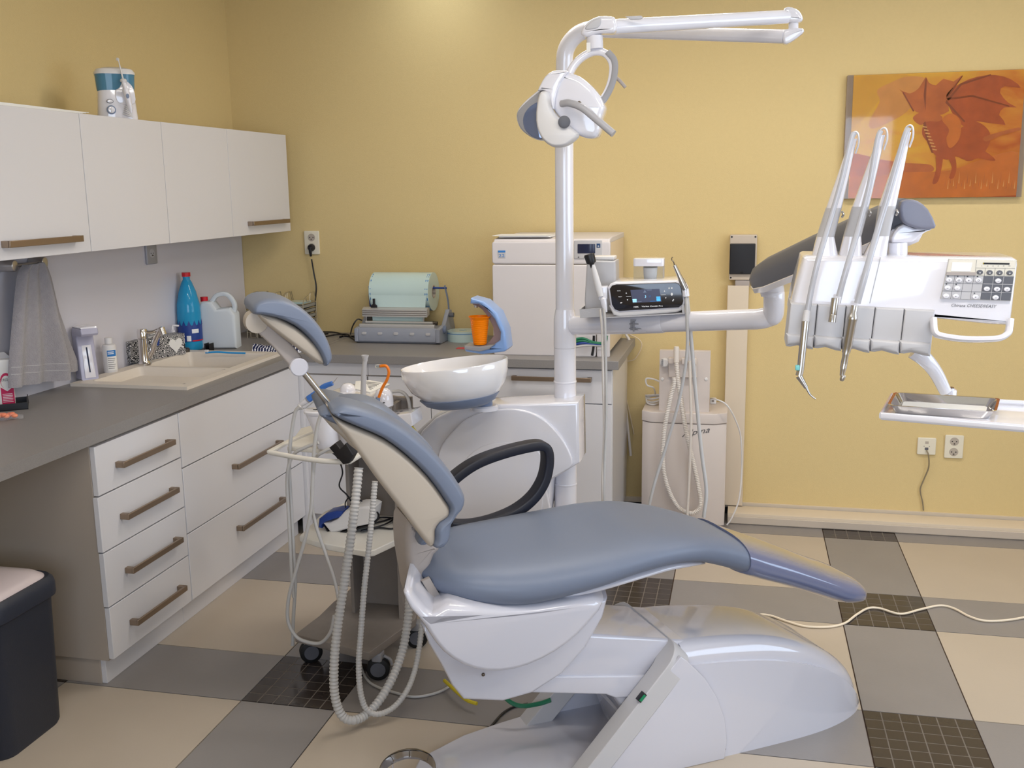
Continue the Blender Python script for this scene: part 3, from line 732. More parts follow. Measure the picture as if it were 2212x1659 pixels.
part('film', (V, F), mat('clear_film', (240, 240, 244), .10, trans=.6, ior=1.05, alpha=.30), g)

# papers and water flosser on the wall cabinets
a = P(215, 243, X=WF-.03)
g = solo('paper_sheets', join(*[([Vector((WF-.30+.02*i, -.28, 1.946+.002*i)), Vector((WF-.01-.006*i, -.28, 1.946+.002*i)), Vector((WF-.02-.008*i, .52+.03*i, 1.946+.003*i)), Vector((WF-.30, .50, 1.947+.003*i)), Vector((WF-.30+.02*i, -.28, 1.9475+.003*i)), Vector((WF-.01-.006*i, -.28, 1.949+.004*i)), Vector((WF-.02-.008*i, .52+.03*i, 1.948+.003*i)), Vector((WF-.30, .50, 1.9485+.003*i))], [(0, 1, 2, 3), (4, 7, 6, 5), (0, 4, 5, 1), (1, 5, 6, 2), (2, 6, 7, 3), (3, 7, 4, 0)]) for i in range(4)]), m_paper, 'loose paper sheets lying on top of the leftmost wall cabinets', 'papers', flat=True)
c0 = P(257, 250, X=WF-.055); c0 = Vector((WF-.075, c0.y+.022, 1.945))
k = 1/ppm(c0); W2 = 40*k; HB = 108*k
g = thing('water_flosser', 'white water flosser with a blue tank on top of the wall cabinet', 'water flosser', c0)
# front faces the room (towards the camera and right)
fa = math.radians(-52); fx = Vector((math.cos(fa), math.sin(fa), 0)); fy = Vector((-fx.y, fx.x, 0))
def fl_(x, y, z): return c0+fy*x+fx*y+Vector((0, 0, z))
def mfl(y0): return lambda p, a: fl_(p[0], y0+a, p[1])
def flring(rx, ry, z, p=3): return sup(c0+Vector((0, 0, z)), fy, fx, rx, ry, p, 28)
part('base', rings([flring(W2*1.02, .052, 0), flring(W2*1.03, .053, .006), flring(W2*.95, .050, HB*.40), flring(W2*.93, .047, HB*.58)]), m_white, g)
part('tank', rings([flring(W2*.92, .046, HB*.50), flring(W2*.96, .049, HB*.60), flring(W2*1.0, .053, HB*.82), flring(W2*1.02, .054, HB*.86)]), m_teal, g)
part('lid', rings([flring(W2*1.03, .055, HB*.86), flring(W2*1.03, .055, HB*.90), flring(W2*.92, .048, HB*.96), flring(W2*.5, .026, HB*1.0)]), m_white2, g)
part('front_swoosh', rp([(W2*.05, HB*.30), (W2*.85, HB*.30), (W2*.85, HB*.58), (W2*.55, HB*.72), (W2*.30, HB*.70), (W2*.15, HB*.60), (-W2*.1, HB*.52)], mfl(.040), 0, .012, .003, smooth=3), m_white, g)
part('dial_ring', rp(ell(-W2*.35, HB*.17, .017, .017), mfl(.046), 0, .010, .002), m_greyblue, g)
part('dial', rp(ell(-W2*.35, HB*.17, .0125, .0125), mfl(.055), 0, .006, .002), m_white, g)
part('dial_grip', rp(rrect(-W2*.35-.0015, -W2*.35+.0015, HB*.17-.010, HB*.17+.010, .0012), mfl(.060), 0, .003, .0006), m_white2, g)
part('button_ring', rp(ell(-W2*.38, HB*.335, .0125, .008), mfl(.047), 0, .006, .001), m_dgrey, g)
part('button', rp(ell(-W2*.38, HB*.335, .0105, .0062), mfl(.052), 0, .003, .001), m_white, g)
hd = part('flosser_handle', tube([fl_(W2*.62, .060, HB*.12), fl_(W2*.52, .064, HB*.34), fl_(W2*.42, .064, HB*.58), fl_(W2*.36, .062, HB*.70)], (.006, .0085), n=12), m_white, g)
part('grip', tube([fl_(W2*.60, .060, HB*.18), fl_(W2*.50, .065, HB*.40), fl_(W2*.43, .064, HB*.56)], (.0105, .0125), n=14), m_white, hd)
part('nozzle_collar', lathe(fl_(W2*.36, .062, HB*.70), [(0, 0), (.0115, 0), (.0125, .008), (.008, .012), (0, .012)]), m_white2, hd)
part('nozzle', join(cyl(fl_(W2*.36, .062, HB*.72), fl_(W2*.20, .058, HB*1.12), .0035, .002), lathe(fl_(W2*.18, .055, HB*1.13), [(0, -.003), (.005, -.003), (.006, .003), (0, .005)], d=fx-fy*.6)), m_white2, hd)
part('handle_button', rp(ell(0, 0, .0062, .009), lambda p, a: fl_(W2*.49+p[0], .074+a, HB*.43+p[1]), 0, .004, .001), m_greyblue, hd)
for i in range(5): part('hose_coil', tube([fl_(W2*.18+.003*i, .050, HB*(.10+.035*i)), fl_(W2*.40, .062, HB*(.075+.04*i)), fl_(W2*.68, .060, HB*(.03+.02*i))], .0022, n=8), m_white2, g)

# ================================================================== BACK WALL AND BACK WORKTOP
# double socket with a black plug and cord
c = P(675, 524, Y=YB)
def wplate(name, label, c, w, h, m, parts, cat='socket'): return plate(name, label, c, (1, 0, 0), (0, -1, 0), w, h, m, parts, cat)
m_plate = mat('cream_socket_plastic', (226, 219, 200), .35)
wplate('double_socket', 'cream double socket with a black plug beside the wall cabinets', c, .085, .125, m_plate, [.028, -.024])
c2 = c+Vector((.0, 0, -.026))
g = thing('mains_cable', 'black plug and cord hanging from the cream double socket', 'cord', (c2.x, YB-.03, .90))
pl = part('plug', join(lathe(c2+Vector((0, -.0118, 0)), [(0, 0), (.019, 0), (.020, .010), (.015, .022), (0, .026)], d=(0, -1, 0)), tube([c2+Vector((0, -.034, .004)), c2+Vector((0, -.034, -.02)), c2+Vector((0, -.030, -.045))], (.010, .006))), m_black, g)
q = [P(673, 560, Y=YB-.03), P(678, 590, Y=YB-.025), P(683, 620, Y=YB-.03), P(681, 655, Y=YB-.03), Vector((P(681, 700, Y=YB-.04).x, YB-.05, WT+.006)), Vector((P(712, 722, Z=WT).x, YB-.09, WT+.006))]
part('cord', tube(q, .0042, n=8), m_black, g)
g = thing('cable_loops', 'tangle of thin black cables on the worktop by the sealing machine', 'cable', P(745, 727, Z=WT))
zz = lambda x, y, h=.005: (lambda w: Vector((w.x, min(w.y, YB-.02), w.z)))(P(x, y, Z=WT+h))
part('cable', tube([zz(695, 716), zz(725, 718), zz(752, 726), zz(772, 726), zz(775, 735)], .0035, n=8), m_black, g)
part('cable', tube([zz(698, 728), zz(725, 723), zz(750, 722, .012), zz(760, 730), zz(773, 738)], .0035, n=8), m_black, g)
part('cable', tube([zz(734, 728), zz(742, 726), zz(764, 727), zz(772, 731)], .0045, n=8), m_black, g)
part('cable', tube([zz(757, 722, .01), P(762, 704, Y=1.98), P(772, 690, Y=1.98), P(782, 692, Y=2.0)], .0035, n=8), m_black, g)

# wire racks with sterile trays
def rack(label, xl, xr, yb, pxo):
    """wire frame carrying stacked grey trays; xl..xr on the worktop, front at yb"""
    d = .17; z0 = WT+.045; g = thing('wire_rack', label, 'rack', ((xl+xr)/2, yb+d/2, WT), 'wire racks of grey trays on the back worktop')
    wr = .0018; G_ = []
    for x in (xl, xr):
        for y in (yb, yb+d): G_.append(cyl((x, y, WT), (x, y, WT+.180), wr, n=6))
        for z in [WT+.04+.028*i for i in range(6)]: G_.append(cyl((x, yb, z), (x, yb+d, z), wr, n=6))
        G_.append(tube([(x, yb, WT+.180), (x, yb+.02, WT+.207), (x, yb+.10, WT+.232), (x, yb+d-.02, WT+.232), (x, yb+d, WT+.185)], wr, n=6, smooth=False))
        G_.append(tube([(x, yb+.04, WT+.213), (x, yb+.05, WT+.19), (x, yb+.09, WT+.19), (x, yb+.10, WT+.230)], wr, n=6, smooth=False))
    for z in (WT+.03, WT+.180): G_ += [cyl((xl, yb, z), (xr, yb, z), wr, n=6), cyl((xl, yb+d, z), (xr, yb+d, z), wr, n=6)]
    G_.append(tube([(xl+.02, yb, WT+.03), (xl+.02, yb, WT+.005), (xl+.05, yb, WT+.005), (xl+.05, yb, WT+.03)], wr, n=6, smooth=False))
    part('wire_frame', join(*G_), m_wire, g)
    for i in range(5):
        z = z0+.028*i; part('tray', join(box(xl+.003, xr-.003, yb+.003, yb+d-.003, z, z+.002), box(xl+.003, xr-.003, yb-.008, yb+.001, z, z+.017), box(xl+.003, xr-.003, yb+d-.006, yb+d-.003, z, z+.017), box(xl+.003, xl+.006, yb, yb+d-.004, z, z+.017), box(xr-.006, xr-.003, yb, yb+d-.004, z, z+.017)), m_grid, g, flat=True)
    return g
a = P(520, 735, Z=WT); b = P(600, 735, Z=WT)
r1 = rack('wire tray rack in the room corner behind the canister', a.x+.0, a.x+.13, 2.04, 0)
solo('pink_pouches', join(*[box(a.x+.015+.006*i, a.x+.105+.004*i, 2.035+.012*i, 2.155, WT+.176+.005*i, WT+.180+.005*i, M=None) for i in range(4)]), mat('pink_pouch_paper', (196, 150, 152), .6), 'pink paper pouches lying in the corner wire rack', 'pouches', flat=True)
b = P(704, 716, Z=WT)
r2 = rack('wire tray rack behind the headrest below the black cord', b.x-.265, b.x-.138, 2.05, 0)
r3 = rack('wire tray rack nearest the sealing machine with grey trays', b.x-.13, b.x-.0, 2.05, 0)
solo('clear_pouches', join(*[box(b.x-.12+.004*i, b.x-.015, 2.07+.01*i, 2.19, WT+.176+.004*i, WT+.179+.004*i) for i in range(3)]), m_foil, 'pale film pouches lying in the rack nearest the sealing machine', 'pouches', flat=True)

# pouch sealing machine
SY = 1.93
c0, c1 = P(771, 741, Z=WT), P(946, 741, Z=WT); xl, xr, yf = c0.x-.005, c1.x+.02, c0.y
g = thing('sealing_machine', 'grey-blue pouch sealing machine with cutter rails on the back worktop', 'sealing machine', ((xl+xr)/2, yf+.12, WT))
m_seal = mat('pale_grey_blue_case', (150, 154, 166), .4)
zp = lambda py: P(860, py, Y=yf).z
base = [(yf, WT+.012), (yf+.012, WT+.002), (yf+.27, WT+.002), (yf+.27, WT+.06), (yf+.10, WT+.072), (yf+.008, WT+.078), (yf-.006, WT+.05)]
part('case', rp(base, mX, xl+.012, xr-.012, .006, smooth=0), m_seal, g)
side = [(yf-.004, WT+.01), (yf+.02, WT+.001), (yf+.26, WT+.001), (yf+.28, WT+.05), (yf+.22, WT+.15), (yf+.18, WT+.155), (yf+.10, WT+.085), (yf-.006, WT+.075)]
part('side_cheek', rp(side, mX, xl-.006, xl+.014, .004), m_seal, g); part('side_cheek', rp(side, mX, xr-.014, xr+.008, .004), m_seal, g)
for i in range(5): x = xl+.05+(xr-xl-.1)*i/4; part('badge_relief', rp(rrect(x-.014, x+.010, WT+.045, WT+.058, .005), lambda p, a: Vector((p[0], yf-.008+a, p[1])), 0, .006, .001), m_lgrey, g)
part('cutter_rail', rbox(xl+.008, xr-.03, yf+.03, yf+.05, WT+.074, WT+.094, .003, .004), m_alu, g)
part('cutter_rail', cyl((xl+.03, yf+.07, WT+.098), (xr-.05, yf+.07, WT+.098), .007), m_alu, g)
part('roller', cyl((xl+.03, yf+.12, WT+.090), (xr-.04, yf+.12, WT+.090), .010), m_dsteel, g)
hb = thing_rail = part('sealing_bar', rp([(yf+.06, WT+.128), (yf+.06, WT+.165), (yf+.085, WT+.175), (yf+.105, WT+.170), (yf+.105, WT+.135)], mX, xl+.016, xr-.075, .002), m_alu, g)
for i in range(3): part('bar_groove', box(xl+.018, xr-.077, yf+.0585, yf+.0605, WT+.136+.010*i, WT+.1385+.010*i), m_dsteel, hb, flat=True)
for x in (xl+.03, xr-.10): part('post', cyl((x, yf+.08, WT+.09), (x, yf+.08, WT+.135), .003, n=8), m_steel, g)
part('locking_knob', lathe((xr+.008, yf+.07, WT+.068), [(0, 0), (.020, 0), (.022, .006), (.016, .014), (0, .016)], d=(1, 0, 0)), m_greyblue, g)
part('cutter_grip', rp([(-.016, 0), (.016, 0), (.016, .010), (.006, .018), (.006, .045), (-.006, .045), (-.006, .018), (-.016, .010)], lambda p, a: Vector((xl+.075+p[0], yf+.075+a, WT+.172+p[1])), 0, .010, .002), m_black, g)
part('side_knob', cyl((xr+.012, yf+.16, WT+.13), (xr+.036, yf+.16, WT+.13), .012), m_dgrey, g)
part('holder_arm', ribbon([(xl+.008, yf+.22, WT+.12), (xl+.004, yf+.21, WT+.20), (xl+.008, yf+.20, WT+.27)], (0, 1, 0), .018, .006), m_dblue, g)
part('holder_arm', ribbon([(xr-.005, yf+.22, WT+.12), (xr-.008, yf+.21, WT+.20), (xr-.02, yf+.20, WT+.275)], (0, 1, 0), .018, .006), m_greyblue, g)
part('holder_axle', cyl((xl+.004, yf+.20, WT+.262), (xr-.01, yf+.20, WT+.262), .005), m_dblue, g)
# roll of sterilisation film on its axle
ra, rb = P(812, 640, Y=yf+.19), P(945, 640, Y=yf+.19); RR = .098
rc = Vector((0, yf+.20, P(880, 588, Y=yf+.2).z-RR)); x0r, x1r = xl+.04, P(936, 640, Y=yf+.19).x
g2 = thing('film_roll', 'large pale green roll of sterilisation film on the sealing machine', 'film roll', ((x0r+x1r)/2, rc.y, rc.z-RR))
part('roll', lathe((x0r, rc.y, rc.z), [(.034, 0), (RR, 0), (RR, x1r-x0r), (.034, x1r-x0r), (.034, 0)], d=(1, 0, 0), n=44), m_foil, g2)
part('core', lathe((x0r-.001, rc.y, rc.z), [(.034, 0), (.034, x1r-x0r+.002), (.028, x1r-x0r+.002), (.028, 0), (.034, 0)], d=(1, 0, 0)), m_shell, g2)
V, F = [], []
for i in range(26):
    for xx, s_ in ((x0r+.006, .3), (x1r-.018, .5), (x1r-.008, .25)):
        a = 2*PI*i/26; da = .05*(1+(i % 3)); 
        if i % 4 == 3: continue
        k0 = len(V); r_ = RR+.0006
        V += [(xx, rc.y+r_*math.cos(a), rc.z+r_*math.sin(a)), (xx+.004, rc.y+r_*math.cos(a), rc.z+r_*math.sin(a)), (xx+.004, rc.y+r_*math.cos(a+da), rc.z+r_*math.sin(a+da)), (xx, rc.y+r_*math.cos(a+da), rc.z+r_*math.sin(a+da))]; F.append((k0, k0+1, k0+2, k0+3))
part('edge_print', ([Vector(v) for v in V], F), m_blue_print, g2, flat=True)
part('film_web', ([Vector(v) for v in ((x0r+.01, rc.y-RR*.98, rc.z), (x1r-.01, rc.y-RR*.98, rc.z), (x1r-.02, yf+.09, WT+.107), (x0r+.02, yf+.09, WT+.107), (x1r-.03, yf+.06, WT+.082), (x0r+.03, yf+.06, WT+.082))], [(0, 1, 2, 3), (3, 2, 4, 5)]), m_foil, g2, flat=True)
o = P(1005, 741, Z=WT); o = Vector((.205, yf+.16, WT))
g = thing('tape_roll', 'flat pale blue roll of film between the sealing machine and the cup holder', 'film roll', o)
part('roll', lathe(o, [(.02, 0), (.082, 0), (.082, .052), (.02, .052), (.02, 0)], n=36), m_foil, g)
part('print', join(*[lathe(o+Vector((0, 0, 0)), [(.0825, .04), (.0826, .043), (.0825, .043), (.0824, .04)], n=36)]), m_blue_print, g)
a = P(1003, 752, Z=WT); tag(part('red_card', box(a.x-.035, a.x+.05, a.y-.03, a.y+.02, WT+.0005, WT+.0015), m_red, None, org=(a.x, a.y, WT)), 'small flat red card on the back worktop', 'card')

# autoclave
AY = P(1063, 768, Z=WT).y+.03; x0 = P(1064, 640, Y=AY).x; x1 = P(1318, 560, Y=AY).x; zt_ = P(1064, 522, Y=AY).z; zb = P(1064, 766, Y=AY).z
AD = 2.27
g = thing('autoclave', 'large cream tabletop autoclave marked 22 on the back worktop', 'autoclave', ((x0+x1)/2, (AY+AD)/2, WT))
zs = P(1100, 571, Y=AY).z
part('case', rbox(x0+.006, x1-.006, AY+.02, AD, WT+.016, zt_-.004, .004, .006), m_autos, g)
part('upper_fascia', rp(rrect(x0, x1, zs+.002, zt_, .012), mY, AY, AY+.03, .006), m_auto, g)
part('top_cover', rp([(AY+.012, zt_-.01), (AY+.03, zt_+.010), (AY+.10, zt_+.016), (AD, zt_+.016), (AD, zt_-.01)], mX, x0+.004, x1-.004, .006), m_auto, g)
xd = P(1287, 745, Y=AY).x
part('door', rp(rrect(x0+.001, xd, zb, zs-.002, .010), mY, AY-.004, AY+.02, .005), m_auto, g)
part('side_flap', rp(rrect(xd+.004, x1, zb, zs-.002, .006), mY, AY-.001, AY+.02, .004), m_auto, g)
part('flap_line', box(xd+.008, x1-.01, AY-.0025, AY, zb+.035, zb+.039), m_white2, g, flat=True)
for x in (x0+.04, x1-.04):
    for y in (AY+.05, AD-.05): part('foot', cyl((x, y, WT), (x, y, WT+.018), .02), m_black, g)
a, b = P(1245, 522, Y=AY), P(1298, 554, Y=AY)
cp = part('control_panel', rp(rrect(a.x-.01, b.x+.005, b.z-.010, a.z+.006, .004), mY, AY-.004, AY+.004, .002), m_lgrey, g)
a, b = P(1248, 527, Y=AY), P(1286, 547, Y=AY)
part('display', rp(rrect(a.x, b.x, b.z, a.z, .002), mY, AY-.006, AY, .001), m_screen, cp)
a, b = P(1289, 526, Y=AY), P(1297, 535, Y=AY)
part('blue_key', rp(rrect(a.x, b.x, b.z, a.z, .001), mY, AY-.0055, AY, .001), mat('logo_navy', (28, 66, 112), .4), cp)
text('n', ((a.x+b.x)/2, AY-.0058, b.z+.004), (1, 0, 0), (0, 0, 1), .009, m_white_print, cp, centre=True, bold=.02)
for px_ in (1250, 1263): a = P(px_, 555, Y=AY); part('key', rp([(a.x-.004, a.z-.004), (a.x+.004, a.z-.004), (a.x, a.z+.004)], mY, AY-.005, AY, .0005), m_grey_print, cp)
a, b = P(1076, 541, Y=AY), P(1092, 557, Y=AY)
bd = part('badge', rp(rrect(a.x, b.x, b.z, a.z, .001), mY, AY-.002, AY+.002, .0006), m_lgrey, g)
part('badge_band', rp(rrect(a.x, b.x, a.z-.009, a.z, .001), mY, AY-.003, AY, .0005), m_blue_print, bd)
text('22', (a.x+.003, AY-.0022, b.z+.004), (1, 0, 0), (0, 0, 1), .014, m_blue_print, bd, w=b.x-a.x-.006)
a = P(1131, 510, Y=AY+.1); zz_ = zt_+.0175
solo('paper_booklet', join(box(a.x-.10, a.x+.14, AY+.03, AY+.24, zz_, zz_+.006), box(a.x-.13, a.x+.13, AY+.02, AY+.20, zz_+.007, zz_+.0085)), m_paper, 'thin white booklet lying on top of the autoclave', 'booklet', flat=True)
# hoses in front of the autoclave, hanging from its right side
g = thing('hose_bundle', 'bundle of green, blue and grey tubes in front of the autoclave', 'tubes', P(1275, 768, Z=WT))
for nm, m_, off in (('green_tube', m_green, 0), ('blue_tube', m_dblue, 5), ('grey_tube', m_hose, 11), ('green_tube', m_green, -5)):
    part(nm, tube([P(1232, 741+off, Y=AY-.07), P(1258, 736+off, Y=AY-.07), P(1280, 741+off*.4, Y=AY-.06), P(1305, 742+off*.3, Y=AY-.05), P(1312, 725, Y=AY-.04)], .006, n=8), m_, g)
part('black_cable', tube([P(1283, 725, Y=AY-.03), P(1282, 750, Y=AY-.03), P(1279, 768, Y=AY-.03)], .006, n=8), m_black, g)
g = thing('wall_cables', 'two cream cables looping down behind the end of the back worktop', 'cable', (1.09, YB-.05, .55))
part('cable', tube([P(1352, 722, Y=YB-.06), P(1360, 738, Y=YB-.06), P(1358, 760, Y=YB-.06), P(1344, 790, Y=YB-.06), Vector((1.05, YB-.07, .3))], .007, n=8), m_hosew, g)
part('cable', tube([P(1360, 722, Y=YB-.02), P(1380, 733, Y=YB-.02), P(1386, 748, Y=YB-.02), P(1372, 775, Y=YB-.02), P(1344, 800, Y=YB-.02), Vector((1.06, YB-.02, .4))], .003, n=8), m_autos, g)

# black junction box above the vertical trunking
a, b = P(1577, 507, Y=YB-.04), P(1633, 605, Y=YB-.04)
g = thing('junction_box', 'grey wall box with a black cover at the top of the vertical trunking', 'junction box', ((a.x+b.x)/2, YB-.03, b.z))
part('box', rp(rrect(a.x, b.x, b.z, a.z, .006), mY, YB-.050, YB-.001, .004), m_plinthg, g)
e, f = P(1577, 526, Y=YB-.05), P(1630, 592, Y=YB-.05)
part('cover', rp(rrect(e.x, f.x, f.z, e.z, .004), mY, YB-.066, YB-.045, .004), m_black, g)
part('latch', rp(rrect((e.x+f.x)/2-.008, (e.x+f.x)/2+.008, f.z+.006, f.z+.016, .003), mY, YB-.070, YB-.06, .002), m_rubber, g)
for x in (a.x+.009, b.x-.009):
    for z in (a.z-.010, b.z+.012): part('screw_hole', rp(ell(x, z, .0045, .0045, 12), mY, YB-.052, YB-.045, .0005), m_black, g)
part('cable_gland', rbox((a.x+b.x)/2-.035, (a.x+b.x)/2+.035, YB-.045, YB-.005, b.z-.035, b.z, .003, .005), m_bracket, g)

# data socket with grey cable, second double socket
c = P(2001, 963, Y=YB)
g, mp = wplate('data_socket', 'cream data socket with a grey cable near the skirting', c, .085, .085, m_plate, [])
part('port', rp(rrect(-.008, .008, .012, .025, .001), mp, .010, .0115, .0005), m_shell, g)
part('port', rp(rrect(-.008, .008, -.018, -.006, .001), mp, .010, .0125, .0005), m_dgrey, g)
for x in (-.012, .012): part('port_pin', rp(ell(x, .0, .002, .002, 8), mp, .010, .0118, .0003), m_dgrey, g)
q = [c+Vector((0, -.014, -.018)), P(2006, 985, Y=YB-.03), P(2006, 1010, Y=YB-.02), P(1996, 1035, Y=YB-.012), P(1988, 1058, Y=YB-.012), P(1993, 1085, Y=YB-.012), P(1995, 1103, Y=YB-.014)]
solo('data_cable', tube(q, .0032, n=8), mat('grey_data_cable', (134, 122, 100), .5), 'thin grey cable hanging from the data socket to the skirting', 'cable')
c = P(2060, 964, Y=YB)
wplate('double_socket', 'cream double socket under the tray table right of the data socket', c, .085, .115, m_plate, [.026, -.026])

# picture
ca, cb_, cc, cd = P(1829, 163, Y=YB-.03), P(2216, 149, Y=YB-.03), P(2200, 425, Y=YB-.03), P(1822, 430, Y=YB-.03)
px0, px1, pz0, pz1 = (ca.x+cd.x)/2-.002, (cb_.x+cc.x)/2+.018, (cc.z+cd.z)/2, (ca.z+cb_.z)/2
g = thing('framed_picture', 'large orange and yellow fantasy picture behind glass on the yellow wall', 'picture', ((px0+px1)/2, YB-.02, pz0))
part('back_panel', rp(rrect(px0, px1, pz0, pz1, .002), mY, YB-.026, YB-.002, .001), mat('taupe_frame_edge', (158, 138, 118), .4), g)
ix0, ix1 = px0+.028, px1-.022
m_pic = mat('picture_amber_print', (226, 150, 34), .25)
nt = m_pic.node_tree; tc = nt.nodes.new('ShaderNodeTexCoord'); mpn = nt.nodes.new('ShaderNodeMapping'); mpn.inputs['Scale'].default_value = (3.2, 1, 7)
nz = nt.nodes.new('ShaderNodeTexNoise'); nz.inputs['Scale'].default_value = 1.6; nz.inputs['Detail'].default_value = 8; nz.inputs['Distortion'].default_value = 1.2
sp = nt.nodes.new('ShaderNodeSeparateXYZ'); ma = nt.nodes.new('ShaderNodeMath'); ma.operation = 'MULTIPLY_ADD'; ma.inputs[1].default_value = .9; 
mb_ = nt.nodes.new('ShaderNodeMath'); mb_.operation = 'MULTIPLY_ADD'; mb_.inputs[1].default_value = -.45
rmp = nt.nodes.new('ShaderNodeValToRGB'); cr_ = rmp.color_ramp
cr_.elements[0].position = .20; cr_.elements[0].color = lin((240, 180, 50)); cr_.elements[1].position = .95; cr_.elements[1].color = lin((190, 84, 30))
e_ = cr_.elements.new(.45); e_.color = lin((234, 158, 54)); e_ = cr_.elements.new(.7); e_.color = lin((218, 122, 40))
nt.links.new(tc.outputs['Object'], mpn.inputs['Vector']); nt.links.new(mpn.outputs['Vector'], nz.inputs['Vector']); nt.links.new(tc.outputs['Object'], sp.inputs[0])
nt.links.new(nz.outputs['Fac'], ma.inputs[2]); nt.links.new(sp.outputs['X'], ma.inputs[0]); nt.links.new(sp.outputs['Z'], mb_.inputs[0]); nt.links.new(ma.outputs[0], mb_.inputs[2])
nt.links.new(mb_.outputs[0], rmp.inputs[0]); nt.links.new(rmp.outputs[0], nt.nodes['Principled BSDF'].inputs['Base Color'])
part('print', rp(rrect(ix0, ix1, pz0+.001, pz1-.001, .001), mY, YB-.028, YB-.026, .0004), m_pic, g)
PYS = YB-.0285
def pic(pts, m, k, sm=4, name='painted_shape'):
    o2 = tY(pts, YB-.03)
    if sm: o2 = [(q[0], q[1]) for q in cr([(*p, 0) for p in o2], sm, True)]
    o2 = [(min(max(x, ix0+.001), ix1-.001), min(max(z, pz0+.002), pz1-.002)) for x, z in o2]
    y = PYS-.0004*k; n = len(o2); return part(name, ([Vector((x, y, z)) for x, z in o2]+[Vector((x, y+.0003, z)) for x, z in o2], [tuple(range(n)), tuple(range(2*n-1, n-1, -1))]+[(i, (i+1) % n, n+(i+1) % n, n+i) for i in range(n)]), m, g, flat=True)
c_sky = mat('print_golden', (228, 166, 44), .3, var=(9, .06)); c_cl = mat('print_pale_orange', (222, 150, 70), .3, var=(14, .10)); c_rust = mat('print_rust', (198, 106, 44), .3, var=(16, .16))
c_deep = mat('print_deep_rust', (186, 88, 34), .3, var=(20, .16)); c_line = mat('print_dark_line', (150, 72, 28), .3); c_or = mat('print_orange', (214, 118, 36), .3, var=(14, .14)); c_hl = mat('print_highlight', (234, 172, 92), .3)
pic([(1845, 165), (1960, 160), (1930, 180), (1905, 195), (1900, 215), (1880, 240), (1860, 262), (1842, 280), (1838, 335), (1838, 250)], c_sky, 1)
pic([(1900, 220), (1895, 195), (1925, 178), (1960, 165), (2000, 170), (1990, 200), (1960, 240), (1925, 262), (1885, 278), (1878, 262)], c_cl, 2)
pic([(1838, 335), (1870, 336), (1900, 344), (1960, 352), (2010, 356), (2010, 372), (1930, 375), (1838, 388)], c_rust, 2)
pic([(1834, 386), (1900, 380), (1960, 372), (2050, 368), (2120, 345), (2200, 330), (2195, 422), (1828, 428)], c_or, 3)
# wings (membranes between long finger bones), body, legs, head, tail
pic([(1948, 198), (1942, 193), (1965, 202), (1985, 190), (2000, 166), (2006, 178), (2022, 184), (2038, 170), (2060, 176), (2078, 162), (2062, 186), (2046, 212), (2050, 240), (2020, 250), (1990, 246), (1968, 232)], c_rust, 4, 2)
pic([(2044, 205), (2075, 180), (2110, 166), (2150, 162), (2185, 172), (2205, 190), (2170, 186), (2160, 200), (2178, 222), (2196, 232), (2170, 232), (2158, 248), (2172, 270), (2110, 262), (2085, 275), (2060, 250)], c_deep, 4, 2)
pic([(1998, 262), (2015, 250), (2045, 262), (2060, 285), (2100, 262), (2130, 275), (2140, 300), (2125, 330), (2100, 335), (2085, 345), (2065, 338), (2045, 345), (2020, 335), (2008, 312), (1992, 290)], c_deep, 5)
pic([(1972, 254), (1985, 244), (2010, 240), (2035, 252), (2028, 262), (2005, 262), (1990, 270), (1978, 264)], c_rust, 6)
for pts in ([(2022, 335), (2036, 335), (2034, 362), (2026, 392), (2014, 396), (2022, 365)], [(2048, 338), (2062, 338), (2066, 362), (2060, 384), (2050, 384), (2056, 362)], [(2090, 330), (2112, 322), (2130, 328), (2150, 345), (2140, 347), (2112, 342), (2098, 347), (2085, 346)]): pic(pts, c_deep, 6, 3)
pic([(2125, 296), (2160, 285), (2200, 275), (2204, 281), (2165, 292), (2130, 306)], c_rust, 6, 2)
pic([(2035, 258), (2055, 245), (2075, 262), (2072, 300), (2052, 320), (2044, 300), (2050, 280)], c_or, 6)
for pts in ([(1995, 206), (1999, 170), (2002, 170), (1999, 240)], [(1950, 200), (1952, 199), (1975, 240), (1972, 241)], [(2078, 163), (2080, 164), (2046, 214), (2043, 212)], [(2046, 212), (2100, 205), (2180, 228), (2180, 231), (2100, 209), (2047, 216)], [(2046, 214), (2075, 180), (2140, 160), (2141, 163), (2077, 184), (2049, 218)], [(2044, 216), (2085, 262), (2082, 264), (2042, 222)], [(1999, 262), (2006, 300), (2016, 330), (2012, 330), (2000, 300), (1994, 266)]): pic(pts, c_line, 7, 0)
for i in range(8): x, y = 1993+i*3, 272+i*7; pic([(x, y), (x+10, y+2), (x+9, y+4), (x, y+3)], c_hl, 8, 0)
for i in range(26):
    x = 2040+i*6; y = 402+7*math.sin(i*2.1); pic([(x, y), (x+3, y-16-5*(i % 3)), (x+2, y)], c_hl if i % 2 else c_rust, 4, 0)
part('glass', rp(rrect(px0+.001, px1-.001, pz0, pz1, .001), mY, YB-.0385, YB-.0365, .0004), mat('picture_glass', (245, 245, 245), .03, trans=1, ior=1.3, spec=.5), g)

